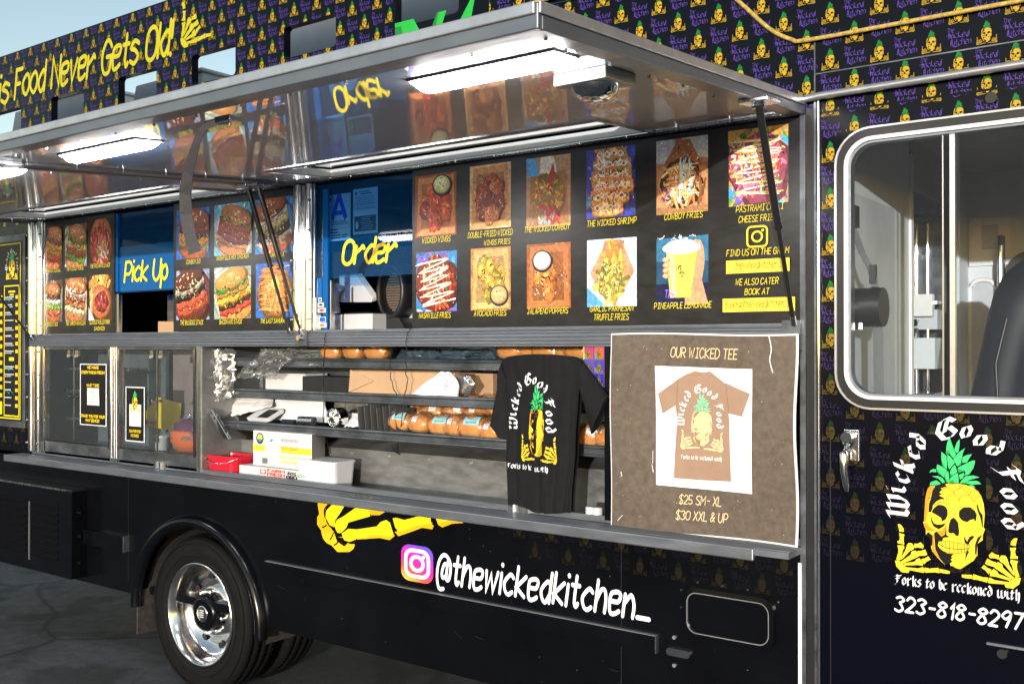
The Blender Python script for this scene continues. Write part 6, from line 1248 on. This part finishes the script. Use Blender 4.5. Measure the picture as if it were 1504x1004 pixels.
x0, z0 = at(372, 680, .06); x1 = at(458, 674, .06)[0]; m = MB(); xl = at(345, 672, .12)[0]
m.hexa([(x0, .06, 1.182), (x1, .06, 1.182), (x1 - .06, .20, 1.182), (x0 - .13, .20, 1.182)], [(x0, .06, 1.352), (x1, .06, 1.352), (x1 - .06, .20, 1.352), (x0 - .13, .20, 1.352)], 'white_card'); o = thing(m, 'spoon_box', 'white and yellow box of plastic spoons stacked beside the red bucket', 'box', None, .002)
mm = MB(); D = Dec(mm, lambda u, v, h: (x0 + u * (x1 - x0), .0597 - h, 1.182 + v * .17), eps=5e-5); spoon(D, mm, 0, 0, 0, 0)
dv = Vector((-.13, .14, 0)); nv = Vector((-.14, -.13, 0)).normalized(); b0 = Vector((x0, .06, 1.182))
D = Dec(mm, lambda u, v, h: tuple(b0 + dv * u + Vector((0, 0, .17 * v)) + nv * (.0005 + h)), eps=5e-5); D.poly([(0, .42), (1, .42), (1, .60), (0, .60)], hx('d8c034')); D.poly(ell(.3, .78, .14, .15, 16), hx('1a3a78')); D.poly(ell(.3, .79, .09, .10, 14), hx('e8c030')); D.poly(ell(.62, .5, .24, .3, 18), (.42, .42, .44))
for k in range(5): D.many([[(.2 + k * .05, .08), (.23 + k * .05, .08), (.23 + k * .05, .22), (.2 + k * .05, .22)]], (.05, .05, .05))
child(mm, 'printed_label', o)
def produce(D, mm, x0, x1, z0, z1):
    D.poly([(.08, .3), (.2, .3), (.2, .75), (.08, .75)], hx('c8382a')); D.poly(ell(.14, .55, .04, .15, 10), (.8, .8, .8))
    text(D, 'FARM', .24, .62, .26, .34, hx('d0402c'), 'l', wt=2.6, slant=0); text(D, 'FRESH', .24, .22, .28, .34, hx('d0402c'), 'l', wt=2.6, slant=0)
    text(D, 'RS', .66, .52, .26, .15, (.02, .02, .02), 'l', wt=2.6, slant=0); text(D, 'GRO', .63, .14, .28, .2, (.02, .02, .02), 'l', wt=2.6, slant=0); text(D, 'CO', .86, .40, .26, .12, hx('4aa86a'), 'l', wt=2, slant=0)
m = MB(); xa, xb, xc = at(355, 690, .05)[0], at(378, 690, .04)[0], at(450, 700, .04)[0]; m.box(xa, xc, .035, .20, 1.106, 1.180, 'white_card'); o = thing(m, 'produce_box', 'low white box with red and green lettering under the spoon box', 'box', None, .002)
mm = MB(); D = Dec(mm, lambda u, v, h: (xb + u * (xc - xb), .0347 - h, 1.135 + v * .045), eps=5e-5); produce(D, mm, 0, 0, 0, 0); child(mm, 'printed_label', o)
m = MB(); xa, xb = at(434, 690, .03)[0], at(491, 690, .03)[0]; P0 = rrect(xa + .008, xb - .008, .038, .16, .02, 3); P1 = rrect(xa, xb, .026, .17, .022, 3)
m.hexa([(x, y, 1.107) for x, y in P0], [(x, y, 1.235) for x, y in P1], 'clear_bin'); P2 = rrect(xa - .004, xb + .004, .022, .174, .024, 3); m.hexa([(x, y, 1.228) for x, y in P2], [(x, y, 1.238) for x, y in P2], 'clear_bin'); thing(m, 'plastic_bin', 'cloudy plastic bin standing at the right of the produce box', 'bin')
xc, zc = at(328, 690, .06); m = MB(); P0 = rrect(xc - .10, xc + .105, .035, .175, .05, 4); P1 = rrect(xc - .118, xc + .122, .022, .19, .055, 4); P2 = rrect(xc - .108, xc + .112, .03, .18, .05, 4)
n = len(P0)
for i in range(n):
    j = (i + 1) % n; m.poly([(*P0[i], 1.108), (*P0[j], 1.108), (*P1[j], 1.215), (*P1[i], 1.215)], 'red_plastic'); m.poly([(*P1[i], 1.215), (*P1[j], 1.215), (*P2[j], 1.213), (*P2[i], 1.213)], 'red_plastic'); m.poly([(*P2[i], 1.213), (*P2[j], 1.213), (*P0[j], 1.125), (*P0[i], 1.125)], 'red_plastic')
m.poly([(x, y, 1.126) for x, y in P0], 'red_plastic'); o = thing(m, 'red_bucket', 'red plastic bucket with a wire handle at the left end of the counter', 'bucket')
m = MB(); m.tube([(xc + .12, .05, 1.205), (xc + .09, .01, 1.185), (xc, -.004, 1.178), (xc - .06, .0, 1.19), (xc - .115, .05, 1.207)], .0025, 'chrome', 6); child(m, 'handle', o)
for px, lab in ((867, 'left small white cap lying on the counter by the poster'), (877, 'right larger white cap lying on the counter by the poster')):
    x, z = at(px, 748, .01); m = MB(); m.vlathe([(.001, 1.17), (.018, 1.17), (.019, 1.165), (.019, 1.144)], x, .012, 'white_plastic', 16); thing(m, 'cap', lab, 'cap')
# contents of the right glass cabinet
m = MB(); x0, z0 = at(230, 632, .3); x1 = at(262, 632, .3)[0]; m.poly([(x0 - .13, .30, 1.30), (x1, .30, 1.28), (x1 + .02, .30, 1.44), (x0, .30, 1.47), (x0 - .12, .30, 1.37)], 'print', hx('e0c81c')); m.poly([(x0 - .13, .305, 1.30), (x1, .305, 1.28), (x1 + .02, .305, 1.44), (x0, .305, 1.47), (x0 - .12, .305, 1.37)], 'print', hx('e0c81c')); thing(m, 'yellow_sheet', 'bright yellow sheet standing inside the right glass cabinet', 'sheet')
x, z = at(276, 645, .17); m = MB(); m.vlathe([(.001, 1.20), (.09, 1.20), (.13, 1.25), (.135, 1.30), (.12, 1.31)], x, .19, 'print', 24, hx('c8622a'), 1, .7); o = thing(m, 'orange_bowl', 'orange bowl of wrapped food inside the right glass cabinet', 'bowl')
m = crumple((( x - .13, .10, 1.27), (x + .12, .10, 1.27), (x + .12, .20, 1.42), (x - .04, .20, 1.40)), 'cling_film', 12, .012); child(m, 'wrap', o); m = MB(); m.vlathe([(.12, 1.305), (.10, 1.345), (.05, 1.37), (.001, 1.375)], x, .19, 'print', 18, hx('5a3050'), 1, .7); child(m, 'filling', o)
x, z = at(238, 650, .15); m = MB(); m.vlathe([(.001, 1.185), (.035, 1.185), (.038, 1.26), (.042, 1.262), (.042, 1.275), (.001, 1.276)], x, .15, 'white_plastic', 20); thing(m, 'tub', 'small white lidded tub beside the orange bowl in the cabinet', 'tub')
# things inside the order window: till, fan, crate
Y = .22
m = MB(); q = [at(px, py, Y) for px, py in ((488, 406), (523, 404), (547, 438), (545, 444), (500, 444), (486, 440))]; m.hexa([(x, Y, z) for x, z in q], [(x + .01, Y + .03, z + .01) for x, z in q], 'white_plastic'); o = thing(m, 'till_screen', 'white till screen seen from behind in the order window', 'till', None, .003)
m = MB(); a = at(484, 440, .18); b = at(497, 420, .18); c = at(492, 462, .18); m.tube([(b[0], .18, b[1]), (a[0] + .02, .18, a[1]), (c[0], .18, c[1])], .03, 'white_plastic', 16); m.box(at(484, 465, .16)[0], at(540, 465, .16)[0], .16, .3, at(500, 464, .16)[1], at(500, 459, .16)[1], 'black_plastic'); child(m, 'stand', o)
pbox(483, 547, 461, 484, .12, .2, 'white_plastic', 'receipt_box', 'white box below the till screen in the order window', 'box')
Y = .22; xc, zc = at(574, 428, Y); m = MB(); rx, rz = abs(at(595, 428, Y)[0] - xc), abs(at(574, 385, Y)[1] - zc)
rows = [[(xc + (rx * k) * math.cos(2 * math.pi * i / 32), y, zc + (rz * k) * math.sin(2 * math.pi * i / 32)) for i in range(32)] for k, y in ((1.0, Y + .10), (1.02, Y + .02), (.95, Y - .01), (.80, Y - .012), (.70, Y + .01), (.66, Y + .06))]
m.grid(rows, 'black_plastic', closed=True); m.hexa([(xc - .10, Y - .01, 1.80), (xc + .12, Y - .01, 1.80), (xc + .12, Y + .1, 1.80), (xc - .10, Y + .1, 1.80)], [(xc - .05, Y - .01, zc - rz * .9), (xc + .06, Y - .01, zc - rz * .9), (xc + .06, Y + .1, zc - rz * .9), (xc - .05, Y + .1, zc - rz * .9)], 'black_plastic'); o = thing(m, 'desk_fan', 'black oval fan heater standing at the right of the order window', 'fan')
m = MB()
for k in range(15):
    z = zc - rz * .62 + rz * 1.24 * k / 14; w = rx * .66 * math.sqrt(max(.02, 1 - ((z - zc) / (rz * .66)) ** 2)); m.box(xc - w, xc + w, Y + .03, Y + .05, z - .005, z + .004, 'brown_grille')
m.poly([(xc + rx * .66 * math.cos(2 * math.pi * i / 24), Y + .058, zc + rz * .66 * math.sin(2 * math.pi * i / 24)) for i in range(24)], 'grey_dark'); child(m, 'grille', o)
pbox(596, 612, 400, 484, .30, .2, 'white_plastic', 'side_board', 'pale board standing behind the black fan in the order window', 'board')
x0, z0 = at(232, 488, .15); m = MB(); m.hexa([(x0, .15, 1.80), (x0 + .25, .15, 1.80), (x0 + .25, .3, 1.80), (x0, .3, 1.80)], [(x0 + .0, .15, 1.90), (x0 + .25, .15, 1.895), (x0 + .25, .3, 1.89), (x0 + .0, .3, 1.90)], 'cardboard'); thing(m, 'carton', 'small brown carton just inside the pick up window', 'box', None, .002)
# hanging wires
for pts, lab in ((((478, 488, -.022), (477, 500, -.022), (477, 512, -.018), (475, 560, .10), (475, 610, .10), (478, 640, .18), (484, 665, .23)), 'black wire hanging over the sill strip left of the brown carton'), (((604, 480, -.02), (597, 492, -.022), (597, 512, -.02), (596, 545, .09), (599, 560, .10), (594, 580, .10), (590, 620, .10), (584, 640, .18), (586, 668, .23), (575, 655, .25)), 'black wire hanging from the order window past the brown carton'), (((574, 512, .1), (573, 545, .12), (575, 560, .12), (583, 582, .12)), 'short black wire hanging in front of the brown carton')):
    P = [w3(*p) for p in pts]; sm = []
    for i in range(len(P) - 1):
        for k in range(6): t = k / 6; sm.append(tuple(P[i][d] * (1 - t) + P[i + 1][d] * t + (.003 * math.sin(t * 6.28 + i)) * (d != 1) for d in range(3)))
    m = MB(); m.tube(sm + [P[-1]], .0022, 'black_plastic', 6); thing(m, 'wire', lab, 'wire')
# webbing pull strap on the awning edge
path = [(334, 178, -1.40), (318, 179, -1.41), (303, 184, -1.40), (292, 200, -1.38), (284, 225, -1.34), (276, 255, -1.30), (272, 285, -1.27), (273, 315, -1.25), (279, 345, -1.24), (286, 371, -1.24)]
P = [Vector(w3(*p)) for p in path]; m = MB(); rows = []; rt_ = Vector(_rt); fwd = Vector(_fw)
for i, p in enumerate(P):
    f = i / (len(P) - 1); w = .0105 if f < .25 else .0105 + .0085 * min(1, (f - .25) / .35)
    d = (P[min(i + 1, len(P) - 1)] - P[max(i - 1, 0)]).normalized(); a = d.cross(fwd).normalized()
    rows.append([tuple(p + a * w), tuple(p - a * w), tuple(p - a * w + fwd * .003), tuple(p + a * w + fwd * .003)])
m.grid(rows, 'webbing', sm=False, closed=True); m.poly(rows[0], 'webbing'); m.poly(rows[-1], 'webbing'); o = thing(m, 'pull_strap', 'grey webbing pull strap hanging from the awning outer edge', 'strap')
m = MB(); c = P[0]; m.box(c.x - .03, c.x + .035, c.y - .02, c.y + .02, c.z - .005, c.z + .012, 'chrome'); m.tube([c + Vector((.01, 0, -.005)), c + Vector((.01, 0, -.014))], .006, 'chrome', 8); m.tube([c + Vector((-.02, 0, -.005)), c + Vector((-.02, 0, -.012))], .006, 'chrome', 8); child(m, 'clip', o, .003)
